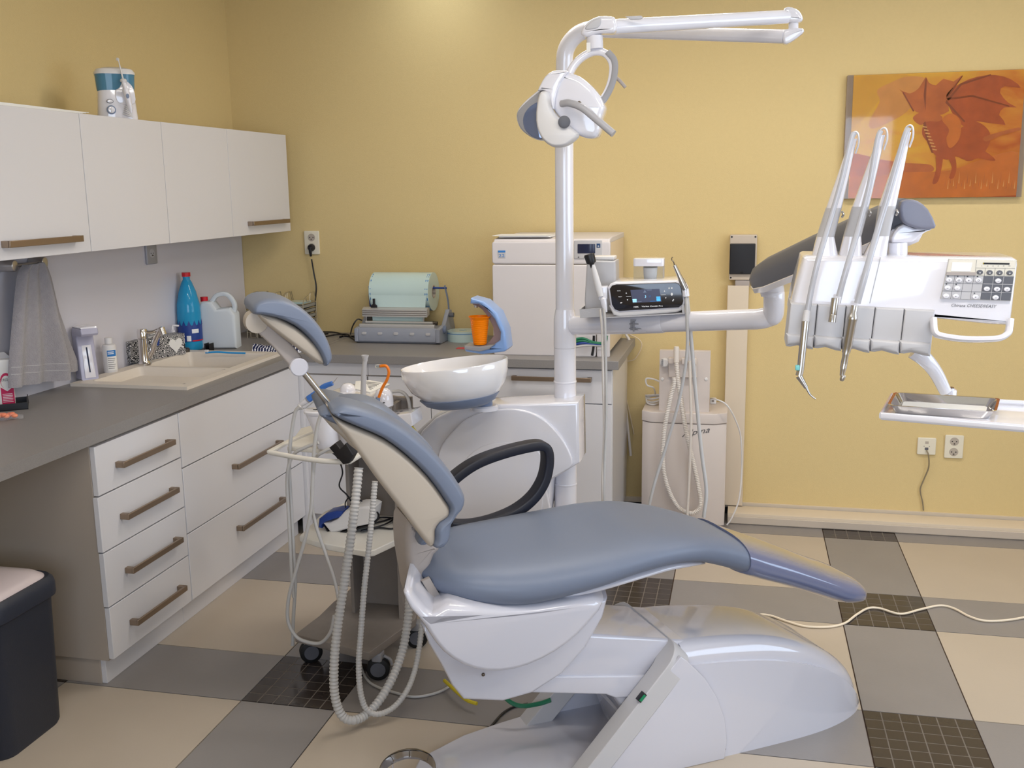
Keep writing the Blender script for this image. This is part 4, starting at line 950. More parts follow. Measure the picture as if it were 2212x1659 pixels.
# ================================================================== DENTAL UNIT (housing, column, bowl)
UY = .62
g = U_ = thing('dental_unit', 'white dental unit with spittoon bowl and round column behind the chair', 'dental unit', (.85, .70, 0))
hs = tY([(897, 958), (912, 930), (940, 903), (975, 886), (1020, 878), (1080, 874), (1250, 868), (1252, 1000), (1220, 1020), (1190, 1038), (1184, 1110)], UY)
hs = hs+[(hs[-1][0], .0), (hs[0][0]+.14, .0), (hs[0][0]+.07, .55)]
part('housing', rp(hs, mY, UY, UY+.16, .012), m_white, g)
sh = tY([(880, 985), (905, 930), (945, 893), (985, 874), (1030, 862), (1055, 862), (1050, 876), (985, 892), (940, 915), (905, 965)], UY+.06)
part('rear_shoulder', rp(sh, mY, UY+.02, UY+.19, .012), m_white2, g)
dc = tY([(958, 1130), (940, 1060), (950, 975), (975, 935), (1012, 902), (1060, 886), (1114, 882), (1160, 894), (1193, 918), (1222, 955), (1238, 1000), (1210, 1022), (1189, 1036), (1183, 1060), (1180, 1170)], UY)
dd_ = part('round_panel', rp(dc, mY, UY-.014, UY+.004, .006, smooth=3), m_white, g)
dc2 = tY([(985, 1120), (980, 1060), (1000, 1000), (1040, 965), (1090, 955), (1140, 962), (1170, 985), (1175, 1040), (1170, 1110), (1160, 1150)], UY-.014)
part('panel_recess', rp(dc2, mY, UY-.0165, UY-.012, .004, smooth=3), m_white, dd_)
# column with collars
YC = .74; cxx = P(1221, 900, Y=YC).x
def zc(py): return P(1221, py, Y=YC).z
part('column_foot', cyl((cxx, YC, 0), (cxx, YC, zc(862)), .042, n=36), m_white, g)
part('column_ring', lathe((cxx, YC, zc(1045)), [(0, 0), (.0435, 0), (.0445, .003), (.0435, .006), (0, .006)], n=36), m_white, g)
part('column_lower', join(cyl((cxx, YC, zc(864)), (cxx, YC, zc(751)+.001), .040, n=36), lathe((cxx, YC, zc(826)), [(0, 0), (.041, 0), (.0425, .004), (.041, .008), (0, .008)], n=36)), m_white, g)
sl = part('arm_sleeve', lathe((cxx, YC, zc(750)), [(0, 0), (.040, .0), (.0405, .01), (.040, zc(690)-zc(750)), (.034, zc(668)-zc(750)), (0, zc(668)-zc(750))], n=36), m_white, g)
part('column', cyl((cxx, YC, zc(668)), (cxx, YC, zc(300)), .0325, n=36), m_white, g)
# bowl
bc = P(981, 792, Y=.50); px_m = 1/ppm(bc)
A = Matrix.Translation(bc) @ Matrix.Rotation(math.radians(-7), 4, 'Y')
def bowl(prof, sx, sy, sh):
    R = []
    for r, h, o_ in prof: R.append([A @ Vector((o_*sh+math.cos(t)*r*sx, math.sin(t)*r*sy, h)) for t in [2*PI*k/48 for k in range(48)]])
    return rings(R)
bw = 119*px_m
part('bowl', bowl([(.34, -.124, .12), (.52, -.119, .12), (.72, -.102, .08), (.88, -.070, .04), (.975, -.030, 0), (1.0, .006, 0), (.985, .012, 0), (.955, .006, 0), (.90, -.015, 0), (.74, -.045, .05), (.45, -.070, .1), (.15, -.078, .1)], bw, bw*.80, bw*.5), mat('glazed_white_ceramic', (236, 234, 236), .05, coat=1), g)
part('bowl_support', bowl([(.25, -.142, .12), (.50, -.139, .10), (.66, -.126, .06), (.76, -.104, .04), (.60, -.095, .05)], bw*.98, bw*.78, bw*.5), m_greyblue, g)
q = P(1046, 866, Y=.56)
part('swivel_neck', cyl(q+Vector((0, 0, -.02)), q+Vector((0, -.02, .07)), .030), m_greyblue, g)
part('swivel_collar', lathe(q+Vector((0, 0, -.03)), [(0, 0), (.050, 0), (.050, .012), (.044, .017), (0, .017)], n=32), m_white, g)
# cup filler arch standing on the bowl rim
o1 = tY([(1021, 642), (1050, 650), (1078, 675), (1094, 712), (1099, 752), (1094, 757), (1046, 763), (1010, 757), (1007, 749), (1009, 744), (1042, 748), (1070, 742), (1084, 732), (1085, 715), (1072, 687), (1054, 665), (1038, 655), (1020, 654)], .47)
ca_ = part('cup_filler', rp(o1, mY, .44, .54, .008), m_lblue, g)
o2 = tY([(1024, 653), (1040, 655), (1056, 666), (1074, 689), (1087, 716), (1086, 733), (1070, 744), (1044, 748), (1060, 736), (1070, 722), (1068, 705), (1058, 684), (1045, 668), (1034, 660), (1024, 657)], .48)
part('arch_lining', rp(o2, mY, .462, .53, .002), mat('mauve_brown_lining', (140, 118, 118), .3), ca_)
part('cup_shelf', rp(tY([(1008, 744), (1042, 746), (1072, 742), (1060, 752), (1040, 757), (1008, 752)], .45), mY, .42, .50, .004), m_mgrey, ca_)
q = P(1029, 655, Y=.49); part('water_spout', cyl(q, q+Vector((-.002, 0, -.014)), .007), m_steel, ca_)
q = P(1037, 744, Y=.455)
cp = thing('plastic_cup', 'orange ribbed plastic cup on the cup filler of the spittoon', 'cup', q)
hh = 60*px_m; prof = [(0, .001), (.0215, .001)]
for i in range(12): z = hh*(.06+.07*i); prof += [(.022+.011*z/hh, z), (.0228+.011*z/hh, z+.0018), (.0220+.011*z/hh, z+.0036)]
prof += [(.034, hh*.94), (.037, hh*.965), (.038, hh), (.036, hh), (.0325, hh*.93), (.021, .004), (0, .004)]
part('cup', lathe(q, prof, n=40), m_orange, cp)

# ================================================================== SWING ARM, CONSOLE
g = thing('delivery_arm', 'white swing arm and grey sprung arm carrying the instrument console', 'arm', (cxx+.06, YC, 1.15))
A0 = P(1240, 703, Y=YC-.01); A1 = P(1640, 689, Y=.42); A2 = P(1668, 680, Y=.40); A3 = P(1672, 650, Y=.38); A4 = P(1672, 622, Y=.38)
part('horizontal_arm', tube([A0, A0.lerp(A1, .15), A0.lerp(A1, .28)], (.034, .036), n=24), m_white, g)
part('arm_joint_cover', lathe(A0.lerp(A1, .27), [(0, 0), (.036, 0), (.0365, .01), (.0365, .17), (.034, .18), (0, .18)], d=A1-A0, n=28), m_white, g)
part('horizontal_arm', tube([A0.lerp(A1, .45), A0.lerp(A1, .7), A0.lerp(A1, .93), A1, A1.lerp(A2, .5)+Vector((.012, 0, .002)), A2+Vector((.003, 0, .004)), A3, A4], (.0335, .032), n=24), m_white, g)
hk = A0.lerp(A1, .36)
part('cable_clip', join(*[cyl(hk+Vector((dx, -.045, .012)), hk+Vector((dx, -.045, -.022)), .0035, n=8) for dx in (.0, .045)]+[cyl(hk+Vector((-.015, -.047, dz)), hk+Vector((.062, -.047, dz)), .002, n=8) for dz in (.004, -.012)]+[box(hk.x-.012, hk.x+.055, hk.y-.041, hk.y-.036, hk.z-.018, hk.z+.018)]), m_mgrey, g)
# sprung arm: from the upright back left to the console, nearer the camera
S0, S1 = P(1637, 606, Y=.40), P(1958, 468, Y=-.33)
ax = (S1-S0).normalized(); sd = ax.cross(Vector((0, 0, 1))).normalized(); upv = sd.cross(ax)
def srow(c, w, h, low=.0): return [c+sd*x*w+upv*z*h for x, z in ((-.55, -.50), (.55, -.50), (.62, -.1), (.50, .30), (.25, .47), (0, .52), (-.25, .47), (-.50, .30), (-.62, -.1))]
C_ = [(.0, .03, .012), (.015, .055, .045), (.06, .072, .075), (.15, .076, .090), (.5, .078, .094), (.85, .080, .090), (.97, .080, .086), (1.0, .070, .070)]
part('upper_cover', rings([srow(S0.lerp(S1, t)+upv*.006, w, h) for t, w, h in C_]), m_dgrey, g)
part('lower_cover', rings([srow(S0.lerp(S1, t)-upv*(h*.42), w*.92, h*.42) for t, w, h in C_]), m_white, g)
eo = tY([(1946, 436), (1962, 431), (1980, 434), (2002, 452), (2019, 487), (2008, 494), (1985, 494), (1962, 488), (1948, 478), (1942, 455)], -.38)
part('end_cap', rp(eo, mY, -.40, -.35, .006, smooth=2), mat('slate_end_cap', (122, 124, 140), .4), g)
eo = tY([(1930, 500), (1950, 484), (1972, 492), (2010, 494), (1998, 500), (1980, 512), (1968, 522), (1925, 524)], -.36)
part('end_underside', rp(eo, mY, -.38, -.31, .006, smooth=2), m_white, g)
q = P(1940, 556, Y=-.36); part('drop_post', cyl(q+Vector((0, 0, -.02)), P(1940, 524, Y=-.36), .021, n=28), m_white, g)
q = P(1668, 632, Y=.38); part('elbow_collar', lathe(q, [(0, -.012), (.033, -.012), (.037, .0), (.037, .016), (0, .016)], n=28), m_white, g)

KY = -.45
g = K_ = thing('instrument_console', 'white instrument console with keypad, handle and three upright hose whips', 'console', (1.95, KY+.1, 1.28))
kb = tY([(1735, 556), (1742, 552), (2192, 556), (2203, 562), (2204, 572), (2189, 698), (2183, 706), (2140, 704), (2012, 690), (1706, 676), (1712, 640), (1722, 600)], KY)
part('body', rp(kb, mY, KY, KY+.20, .012, .040, k=6), m_white, g)
top = tY([(1742, 552), (2195, 556), (2196, 566), (1738, 566)], KY)
# five grey instrument holder segments, each with a wavy lip
bt = [1707, 1766, 1828, 1891, 1954, 2020]; bb = [1697, 1757, 1818, 1879, 1943, 2010]
for i in range(5):
    yt, yb_ = 655+3.2*i, 750+3.8*i
    o_ = tY([(bt[i]+.8, yt), (bt[i+1]-.8, yt+3), (bb[i+1]-.8, yb_+5), (bb[i+1]-14, yb_+3), (bb[i]+26, yb_-4), (bb[i]+10, yb_-1), (bb[i]+.8, yb_-2)], KY-.02)
    hs_ = part('holder_segment', rp(o_, mY, KY-.022, KY+.10, .004), m_lgrey, g)
    l_ = tY([(bb[i]+1.4, yb_-28), (bb[i+1]+2.5, yb_-22), (bb[i+1]-.8, yb_+4), (bb[i+1]-14, yb_+2), (bb[i]+26, yb_-5), (bb[i]+3, yb_-3)], KY-.04)
    part('lip', rp(l_, mY, KY-.036, KY-.010, .008), m_lgrey, hs_)
for xa in (1773, 1838, 1902):
    o_ = tY([(xa-1, 556), (xa+1, 556), (xa-22, 655), (xa-24, 655)], KY)
    part('body_groove', rp(o_, mY, KY-.0012, KY+.002, .0003), m_lgrey, g, flat=True)
part('rear_fin', rp(tY([(2012, 588+85), (2018, 676), (2008, 768), (2000, 766)], KY), mY, KY-.01, KY+.12, .003), m_white, g)
# keypad
kp = part('keypad', rp(tY([(2049, 559), (2196, 562), (2183, 650), (2031, 645)], KY-.001), mY, KY-.004, KY+.002, .001), m_autos if False else mat('keypad_cream_grey', (198, 194, 188), .4), g)
BL = lambda x, y: P(x, y, Y=KY-.005)
def quad(name, pts, m, par, y0=.0055, y1=.003): return part(name, rp(tY(pts, KY-.0045), mY, KY-y0, KY-y1, .0003), m, par, flat=True)
def zpt(x, y): return (2000+x*212/1599, 540+y*220/1659)     # detail view -> picture
quad('upper_field', [zpt(380, 160), zpt(1465, 175), zpt(1440, 425), zpt(330, 410)], mat('keypad_ivory', (222, 216, 202), .4), kp)
quad('lower_field', [zpt(325, 415), zpt(940, 428), zpt(885, 805), zpt(245, 795)], m_lgrey, kp)
quad('dark_field', [zpt(945, 428), zpt(1430, 438), zpt(1375, 825), zpt(887, 805)], m_dgrey, kp)
quad('display', [zpt(430, 200), zpt(755, 207), zpt(725, 350), zpt(405, 345)], m_white_print, kp, .0065)
quad('brown_bar', [zpt(340, 355), zpt(810, 362), zpt(805, 415), zpt(325, 408)], m_bracket, kp, .0085)
quad('led_window', [zpt(930, 205), zpt(1362, 213), zpt(1358, 238), zpt(925, 230)], m_black_print, kp, .0065)
quad('led', [zpt(935, 207), zpt(945, 207), zpt(943, 229), zpt(933, 229)], m_yellow, kp, .007)
for i in range(6): x, y = zpt(905+88*i, 268); text(['0', '20', '40', '60', '80', '100'][i], P(x, y, Y=KY-.0058), (1, 0, 0), (0, 0, 1), .0022, m_grey_print, kp, depth=0)
lines = [((825, 165), (800, 410)), ((820, 292), (1455, 300)), ((970, 295), (950, 425)), ((1130, 297), (1110, 428)), ((1290, 300), (1270, 430)), ((300, 540), (920, 552)), ((265, 668), (900, 683)), ((472, 415), (400, 795)), ((630, 415), (560, 800)), ((785, 418), (720, 802))]
for (x_a, y_a), (x_b, y_b) in lines:
    vert = abs(y_b-y_a) > abs(x_b-x_a); w_ = 2.5
    pts = [zpt(x_a-w_, y_a), zpt(x_a+w_, y_a), zpt(x_b+w_, y_b), zpt(x_b-w_, y_b)] if vert else [zpt(x_a, y_a-w_), zpt(x_b, y_b-w_), zpt(x_b, y_b+w_), zpt(x_a, y_a+w_)]
    quad('key_line', pts, m_dgrey, kp, .0060)
for (x_a, y_a), (x_b, y_b) in [((1105, 430), (1047, 815)), ((1268, 433), (1210, 820)), ((930, 552), (1420, 562)), ((905, 685), (1400, 695))]:
    vert = abs(y_b-y_a) > abs(x_b-x_a); w_ = 4
    pts = [zpt(x_a-w_, y_a), zpt(x_a+w_, y_a), zpt(x_b+w_, y_b), zpt(x_b-w_, y_b)] if vert else [zpt(x_a, y_a-w_), zpt(x_b, y_b-w_), zpt(x_b, y_b+w_), zpt(x_a, y_a+w_)]
    quad('key_line', pts, m_lgrey, kp, .0060)
def btn(x, y, sym, dark=False, led=True, rr=(48, 38)):
    c_ = BL(*zpt(x, y)); k_ = 1/ppm(c_)*212/1599
    b_ = part('button', rp(ell(c_.x, c_.z, rr[0]*k_, rr[1]*k_*1.0, 20), mY, KY-.0085, KY-.004, .0012), m_dgrey if dark else m_white, kp)
    m_ = m_white_print if dark else m_grey_print
    if sym: text(sym, (c_.x, KY-.0088, c_.z-.0022), (1, 0, 0), (0, 0, 1), .0042, m_, b_, name='symbol', centre=True, depth=0, bold=.02)
    if led: c_ = BL(*zpt(x-15, y-62)); part('indicator', rp(ell(c_.x, c_.z, .0016, .0010, 10), mY, KY-.0072, KY-.005, .0003), m_black_print, kp)
for x, y, s_ in ((375, 488, 'Y'), (533, 490, 'O'), (693, 492, '='), (855, 493, 'D'), (348, 615, '~'), (507, 620, '-'), (805, 765, '>')): btn(x, y, s_)
btn(325, 748, '-', led=False); btn(483, 750, '+', led=False)
for x, y, s_ in ((1175, 500, '~'), (990, 632, '~'), (1155, 638, 'V'), (1318, 640, '~'), (1132, 772, '~')): btn(x, y, s_, led=False)
for x, y, s_ in ((877, 362, 'o'), (1037, 366, 'u'), (1198, 370, 'c'), (1362, 372, 'o')): btn(x, y, s_, dark=True, led=False)
a, b = BL(*zpt(420, 925)), BL(*zpt(1160, 930))
text('Chirana CHEESE®EASY', Vector((a.x, KY-.0008, a.z)), (1, 0, -.02), (0, 0, 1), .0068, m_grey_print, g, w=b.x-a.x, shear=.25)
hd = [P(2016, 690, Y=KY-.03), P(2020, 718, Y=KY-.045), P(2040, 727, Y=KY-.05), P(2090, 733, Y=KY-.05), P(2150, 732, Y=KY-.05), P(2172, 724, Y=KY-.045), P(2179, 712, Y=KY-.03), P(2182, 692, Y=KY-.02)]
part('handle', ribbon(hd, (0, 1, -.25), .030, .014, p=3), m_white, g)
# tray arm below the console
part('tray_stalk', tube([P(1975, 758, Y=KY+.10), P(2000, 778, Y=KY+.10), P(2022, 806, Y=KY+.12), P(2042, 845, Y=KY+.14)], (.020, .014), n=20), m_white, g)
# whips
m_wh = m_white
def whip(b0, b1, m0a, m0b, m1a, m1b, t0, t1, dy):
    """tapering white hose whip with a grey middle piece; pairs are left/right picture points"""
    rows_ = [(b0, b1), (m1a, m1b), (m0a, m0b), (t0, t1)]
    ys_ = [KY+.05, KY+.045, KY+.035, KY+.02]
    def sec(a_, b_, y, th): 
        pa, pb = P(*a_, Y=y), P(*b_, Y=y); c_ = (pa+pb)/2; w_ = (pb-pa).length/2
        return sup(c_, Vector((1, 0, 0)), Vector((0, 1, 0)), w_, th, 3.2, 16)
    L_ = [sec(a_, b_, y, th) for (a_, b_), y, th in zip(rows_, ys_, (.030, .026, .022, .008))]
    w = part('whip', rings([L_[0], L_[1]]), m_wh, g)
    part('whip_joint', rings([[p.lerp(q_, .002) for p, q_ in zip(L_[1], L_[2])], L_[2]]), m_lgrey, w)
    mid = [p.lerp(q_, .5)+Vector((0, -.003, 0)) for p, q_ in zip(L_[2], L_[3])]
    part('whip_blade', rings([L_[2], mid, L_[3]]), m_wh, w)
    tp_ = (P(*t0, Y=KY+.02)+P(*t1, Y=KY+.02))/2
    part('whip_tip', ribbon([tp_+Vector((-.006, .0, -.012)), tp_+Vector((-.005, -.008, .008)), tp_+Vector((.002, -.016, .014)), tp_+Vector((.008, -.018, .008)), tp_+Vector((.010, -.014, -.010)), tp_+Vector((.006, -.004, -.03))], (0, 1, 0), .012, .004, p=3), m_wh, w)
    part('spring_clip', tube([P(m0b[0]+1, m0b[1]+8, Y=KY+.02), P(m0b[0]+4, m0b[1]+14, Y=KY+.015), P(m0b[0]+1, m0b[1]+20, Y=KY+.02)], .0025, n=8), m_steel, w)
whip((1752, 556), (1811, 556), (1784, 449), (1818, 449), (1764, 511), (1802, 511), (1836, 300), (1851, 300), 0)
whip((1810, 556), (1862, 556), (1841, 446), (1877, 446), (1822, 510), (1860, 510), (1897, 292), (1912, 292), 0)
whip((1862, 556), (1914, 556), (1898, 445), (1935, 445), (1888, 509), (1920, 509), (1952, 286), (1968, 286), 0)
# hoses over the front of the console with their handpieces
HY = KY-.035
def hose(pts, r=.0065): return tube([P(x, y, Y=(KY-.02 if y < 556 else HY-.005)) for x, y in pts], (r*.85, r), n=12)
hg = mat('translucent_grey_hose', (178, 178, 184), .25, coat=.4)
p0 = P(1738, 690, Y=HY-.02)
g1 = thing('air_water_syringe', 'steel air-water syringe with a turquoise button, leftmost on the console', 'syringe', P(1735, 780, Y=HY-.02))
part('hose', hose([(1846, 286), (1838, 305), (1818, 390), (1795, 470), (1768, 560), (1752, 630), (1743, 680)]), hg, g1)
part('sleeve', tube([P(1744, 672, Y=HY-.01), P(1740, 696, Y=HY-.02)], (.0075, .0085), n=16), m_lgrey, g1)
s1, s2, s3 = P(1740, 694, Y=HY-.02), P(1729, 800, Y=HY-.03), P(1726, 812, Y=HY-.032)
part('body', join(cyl(s1, s2, .0088, .0078, n=20), cyl(s2, s3, .0078, .0078, n=20)), m_steel, g1)
part('neck', tube([s3, P(1732, 822, Y=HY-.034), P(1742, 838, Y=HY-.036)], (.0078, .0045), n=16), m_steel, g1)
part('nozzle', tube([P(1741, 836, Y=HY-.036), P(1750, 852, Y=HY-.038), P(1762, 862, Y=HY-.04)], (.0028, .0016), n=10), m_steel, g1)
q = P(1722, 794, Y=HY-.040); part('button', rbox(q.x-.004, q.x+.005, q.y-.005, q.y+.008, q.z-.006, q.z+.005, .0015, .002), mat('turquoise_plastic', (120, 196, 196), .4), g1)
g1 = thing('hose_coupling', 'bare steel hose coupling without a handpiece, middle of the console', 'coupling', P(1798, 697, Y=HY-.02))
part('hose', hose([(1903, 282), (1895, 305), (1878, 400), (1855, 490), (1830, 575), (1812, 640)]), hg, g1)
c1, c2 = P(1804, 644, Y=HY-.012), P(1797, 696, Y=HY-.02)
part('coupling', lathe(c1, [(0, 0), (.0078, 0), (.0082, .004), (.0082, .036), (.0078, .037), (.0082, .038), (.0078, .041), (.0082, .042), (.0082, (c2-c1).length), (.006, (c2-c1).length), (0, (c2-c1).length-.004)], d=c2-c1, n=24), m_steel, g1)
g1 = thing('dental_handpiece', 'long steel micromotor handpiece with angled head, right of the bare coupling', 'handpiece', P(1818, 835, Y=HY-.03))
part('hose', hose([(1963, 276), (1953, 300), (1925, 400), (1895, 500), (1870, 590), (1852, 655)], .0072), hg, g1)
c1, c2 = P(1846, 660, Y=HY-.012), P(1818, 815, Y=HY-.03); Lh = (c2-c1).length
part('motor', lathe(c1, [(0, 0), (.0078, 0), (.0078, Lh*.10), (.0105, Lh*.15), (.0112, Lh*.17), (.0112, Lh*.20), (.0104, Lh*.21), (.0104, Lh*.56), (.0096, Lh*.57), (.0088, Lh*.66), (0, Lh*.66)], d=c2-c1, n=28), m_steel, g1)
part('contra_angle', lathe(c1+(c2-c1)*.655, [(0, 0), (.0072, 0), (.0072, Lh*.04), (.0066, Lh*.05), (.0074, Lh*.15), (.0070, Lh*.16), (.0076, Lh*.175), (.0070, Lh*.19), (.0076, Lh*.205), (.0062, Lh*.24), (.0050, Lh*.32), (0, Lh*.33)], d=c2-c1, n=24), m_steel, g1)
q = P(1818, 816, Y=HY-.03); part('head', lathe(q+Vector((.004, 0, .006)), [(0, 0), (.005, 0), (.0055, .003), (.0050, .011), (.003, .014), (0, .014)], d=(-.35, -.2, -1), n=16), m_steel, g1)

# tray table
TY0 = -.42
g = thing('tray_table', 'white rectangular tray table on the stalk below the console', 'tray table', (2.1, -.3, 1.12))
a, b, c_, d_ = P(1902, 893, Y=-.50), P(1928, 853, Y=-.26), P(2260, 878, Y=-.26), P(2260, 925, Y=-.50)
zt_ = 1.136
fl_p = [P(1903, 893, Z=zt_), P(1926, 852, Z=zt_), P(2290, 872, Z=zt_), P(2290, 926, Z=zt_)]
ctr = sum(fl_p, Vector())/4
part('plate', rp([(p.x, p.y) for p in fl_p], mZ, zt_-.016, zt_-.008, .003), m_white, g)
rim = []
def seg(p, q): return ribbon([p, p.lerp(q, .5), q], (0, 0, 1), .016, .008, p=3)
part('rim', join(*[seg(fl_p[i]-Vector((0, 0, .005)), fl_p[(i+1) % 4]-Vector((0, 0, .005))) for i in range(4)]), m_white, g)
q = P(2049, 850, Z=zt_+.006)
part('pivot', lathe(q+Vector((0, .0, -.022)), [(0, 0), (.019, 0), (.019, .030), (.017, .033), (.013, .033), (.013, .036), (0, .037)], n=28), m_white, g)
part('pivot_cap', lathe(q+Vector((0, 0, .010)), [(0, 0), (.0125, 0), (.012, .006), (0, .0065)], n=24), m_dsteel, g)
# steel instrument tray
zb = zt_-.0075; t_p = [P(1923, 889, Z=zb), P(1945, 862, Z=zb), P(2145, 876, Z=zb), P(2138, 902, Z=zb)]
t_p = [P(1925, 893, Z=zb), P(1938, 866, Z=zb), P(2150, 879, Z=zb), P(2142, 907, Z=zb)]
g = thing('instrument_tray', 'shallow polished steel instrument tray on the tray table', 'tray', sum(t_p, Vector())/4)
cen = sum(t_p, Vector())/4
def trow(s, z, n_=5):
    out = []
    for i in range(4):
        p_, c0_, n_1 = t_p[i-1], t_p[i], t_p[(i+1) % 4]
        for k_ in range(n_):
            t = k_/(n_-1); e1 = c0_+(p_-c0_).normalized()*.018; e2 = c0_+(n_1-c0_).normalized()*.018
            w_ = (e1*(1-t)**2+c0_*2*t*(1-t)+e2*t*t); out.append(cen+(w_-cen)*s+Vector((0, 0, z)))
    return out
R = [trow(.93, 0), trow(.99, .010), trow(1.04, .019), trow(1.085, .020), trow(1.085, .0212), trow(1.03, .0205), trow(.975, .011), trow(.92, .0015)]
part('tray', rings(R), m_chrome, g)
solo('tray_napkin', rings([trow(.84, .0022), trow(.85, .003)]), m_paper, 'white paper napkin lying in the steel instrument tray', 'napkin', flat=True)

# ================================================================== SCALER UNIT AND BRACKET TRAY
NY_ = .50
g = thing('bracket_shelf', 'light grey metal shelf bracket fixed on the swing arm', 'shelf', P(1370, 690, Y=NY_+.05))
zz1 = P(1400, 685, Y=NY_).z
a, b = P(1296, 686, Y=NY_-.005), P(1479, 676, Y=NY_-.005)
sl_ = (b-a).normalized()
MS = Matrix((sl_, Vector((0, 1, 0)), sl_.cross(Vector((0, 1, 0))))).transposed().to_4x4(); MS.translation = a
Ls = (b-a).length
part('shelf', join(box(0, Ls, 0, .19, -.004, 0, M=MS), box(0, Ls*.06, -.002, .0, -.004, .030, M=MS), box(Ls*.97, Ls, 0, .19, 0, .028, M=MS), box(-.075, .0, .06, .22, -.004, 0, M=MS), box(-.075, -.072, .05, .22, -.004, .026, M=MS), box(-.075, 0, .05, .053, -.004, .026, M=MS)), m_lgrey, g, flat=True, bev=.001)
fo = tY([(1312, 622), (1318, 613), (1330, 609), (1462, 606), (1473, 611), (1478, 622), (1482, 652), (1479, 661), (1468, 668), (1338, 677), (1326, 673), (1318, 662)], NY_)
g = thing('scaler_unit', 'white scaler and polishing device with a black display front on the bracket shelf', 'dental device', P(1395, 684, Y=NY_+.06))
part('case', rp(fo, mY, NY_+.001, NY_+.17, .010), m_white, g)
part('lower_case', rp(tY([(1316, 660), (1484, 655), (1478, 668), (1462, 674), (1340, 684), (1326, 680)], NY_+.02), mY, NY_+.005, NY_+.16, .008), m_white2, g)
fi = tY([(1317, 624), (1322, 617), (1331, 614), (1460, 610), (1468, 614), (1472, 623), (1476, 650), (1474, 658), (1466, 664), (1338, 672), (1328, 668), (1322, 658)], NY_-.001)
fp = part('front_panel', rp(fi, mY, NY_-.003, NY_+.004, .002), mat('glossy_black_panel', (30, 30, 38), .12, coat=.5), g)
def npt(x, y): return (1290+x*210/2212, 580+y*140/1475)
def nq(name, pts, m, par=fp, d=.0042): return part(name, rp(tY([npt(*p) for p in pts], NY_-.003), mY, NY_-d, NY_-.002, .0002), m, par, flat=True)
m_scr = mat('lit_screen', (66, 70, 92), .15, emit=.35); m_cy = mat('lit_cyan', (70, 170, 240), .3, emit=.9); m_cy2 = mat('lit_pale_cyan', (150, 215, 245), .3, emit=.9)
nq('screen', [(755, 487), (1415, 462), (1465, 752), (810, 785)], m_scr)
for (x_, y_), m_ in (((805, 695), m_cy2), ((1345, 640), m_cy)):
    for i in range(4 if m_ is m_cy else 3): nq('level_bar', [(x_+2*i, y_+27*i), (x_+90+2*i, y_-2+27*i), (x_+93+2*i, y_+18+27*i), (x_+3+2*i, y_+20+27*i)], m_, d=.0050)
q = P(*npt(1085, 665), Y=NY_-.003); text('3', Vector((q.x, NY_-.0046, q.z)), (1, 0, .03), (0, 0, 1), .0080, m_cy2, fp, depth=0)
q = P(*npt(1180, 655), Y=NY_-.003); text('U', Vector((q.x, NY_-.0046, q.z)), (1, 0, .03), (0, 0, 1), .0070, m_blue_print, fp, depth=0)
nq('triangle_icon', [(1045, 550), (1125, 546), (1085, 480)], m_greyblue, d=.0046); nq('header_bar', [(1125, 485), (1240, 480), (1242, 496), (1127, 500)], m_greyblue, d=.0046)
nq('footer_bar', [(915, 748), (1010, 744), (1011, 758), (916, 762)], m_greyblue, d=.0046); nq('footer_bar', [(1200, 738), (1340, 733), (1341, 746), (1201, 751)], m_blue_print, d=.0046)
for (x_, y_), s_ in (((455, 520), 'NOR'), ((487, 655), 'REV')): q = P(*npt(x_, y_), Y=NY_-.003); text(s_, Vector((q.x, NY_-.0034, q.z)), (1, 0, .03), (0, 0, 1), .0036, m_white_print, fp, w=.0115, depth=0, bold=.01)
for pts in ([(648, 575), (678, 573), (660, 535)], [(676, 700), (706, 698), (690, 736)], [(1518, 530), (1549, 528), (1530, 490)], [(1548, 655), (1576, 653), (1562, 692)], [(660, 630), (770, 625), (771, 634), (661, 639)], [(1450, 598), (1562, 590), (1562, 599), (1451, 607)], [(520, 785), (545, 765), (578, 778), (560, 785), (540, 795)]): nq('icon', pts, m_white_print, d=.0042)
for x_, y_, r_ in ((1637, 448, .0022), (1698, 445, .0022), (1698, 585, .0036), (1722, 730, .0020), (1738, 708, .0016)): q = P(*npt(x_, y_), Y=NY_-.003); part('icon', rp(ell(q.x, q.z, r_, r_*1.3, 14), mY, NY_-.0042, NY_-.002, .0003), m_white_print, fp)
a, b = P(*npt(832, 890), Y=NY_-.003), P(*npt(948, 884), Y=NY_-.003); text('NSK', Vector((a.x, NY_-.0034, a.z)), (1, 0, .05), (0, 0, 1), .0044, m_white_print, fp, w=b.x-a.x, bold=.04, depth=0)
a, b = P(*npt(1008, 878), Y=NY_-.003), P(*npt(1495, 858), Y=NY_-.003); text('Varios Combi Pro', Vector((a.x, NY_-.0034, a.z)), (1, 0, .04), (0, 0, 1), .0046, m_white_print, fp, w=b.x-a.x, bold=.025, depth=0)
# powder chamber behind it
q = P(1402, 606, Y=NY_+.13); w_ = 32/ppm(q); zt_ = P(1402, 574, Y=NY_+.13).z; z1_ = P(1402, 557, Y=NY_+.13).z
pc = part('clear_chamber', rbox(q.x-w_, q.x+w_, NY_+.10, NY_+.165, q.z-.012, zt_, .003, .008), m_clear, g)
part('chamber_lid', rbox(q.x-w_*1.02, q.x+w_*1.02, NY_+.098, NY_+.167, zt_, z1_, .003, .010), m_white, g)
part('inner_cup', lathe((q.x+.004, NY_+.132, q.z-.006), [(0, 0), (.016, 0), (.022, .02), (.024, .05), (0, .05)], n=24), m_white2, pc)
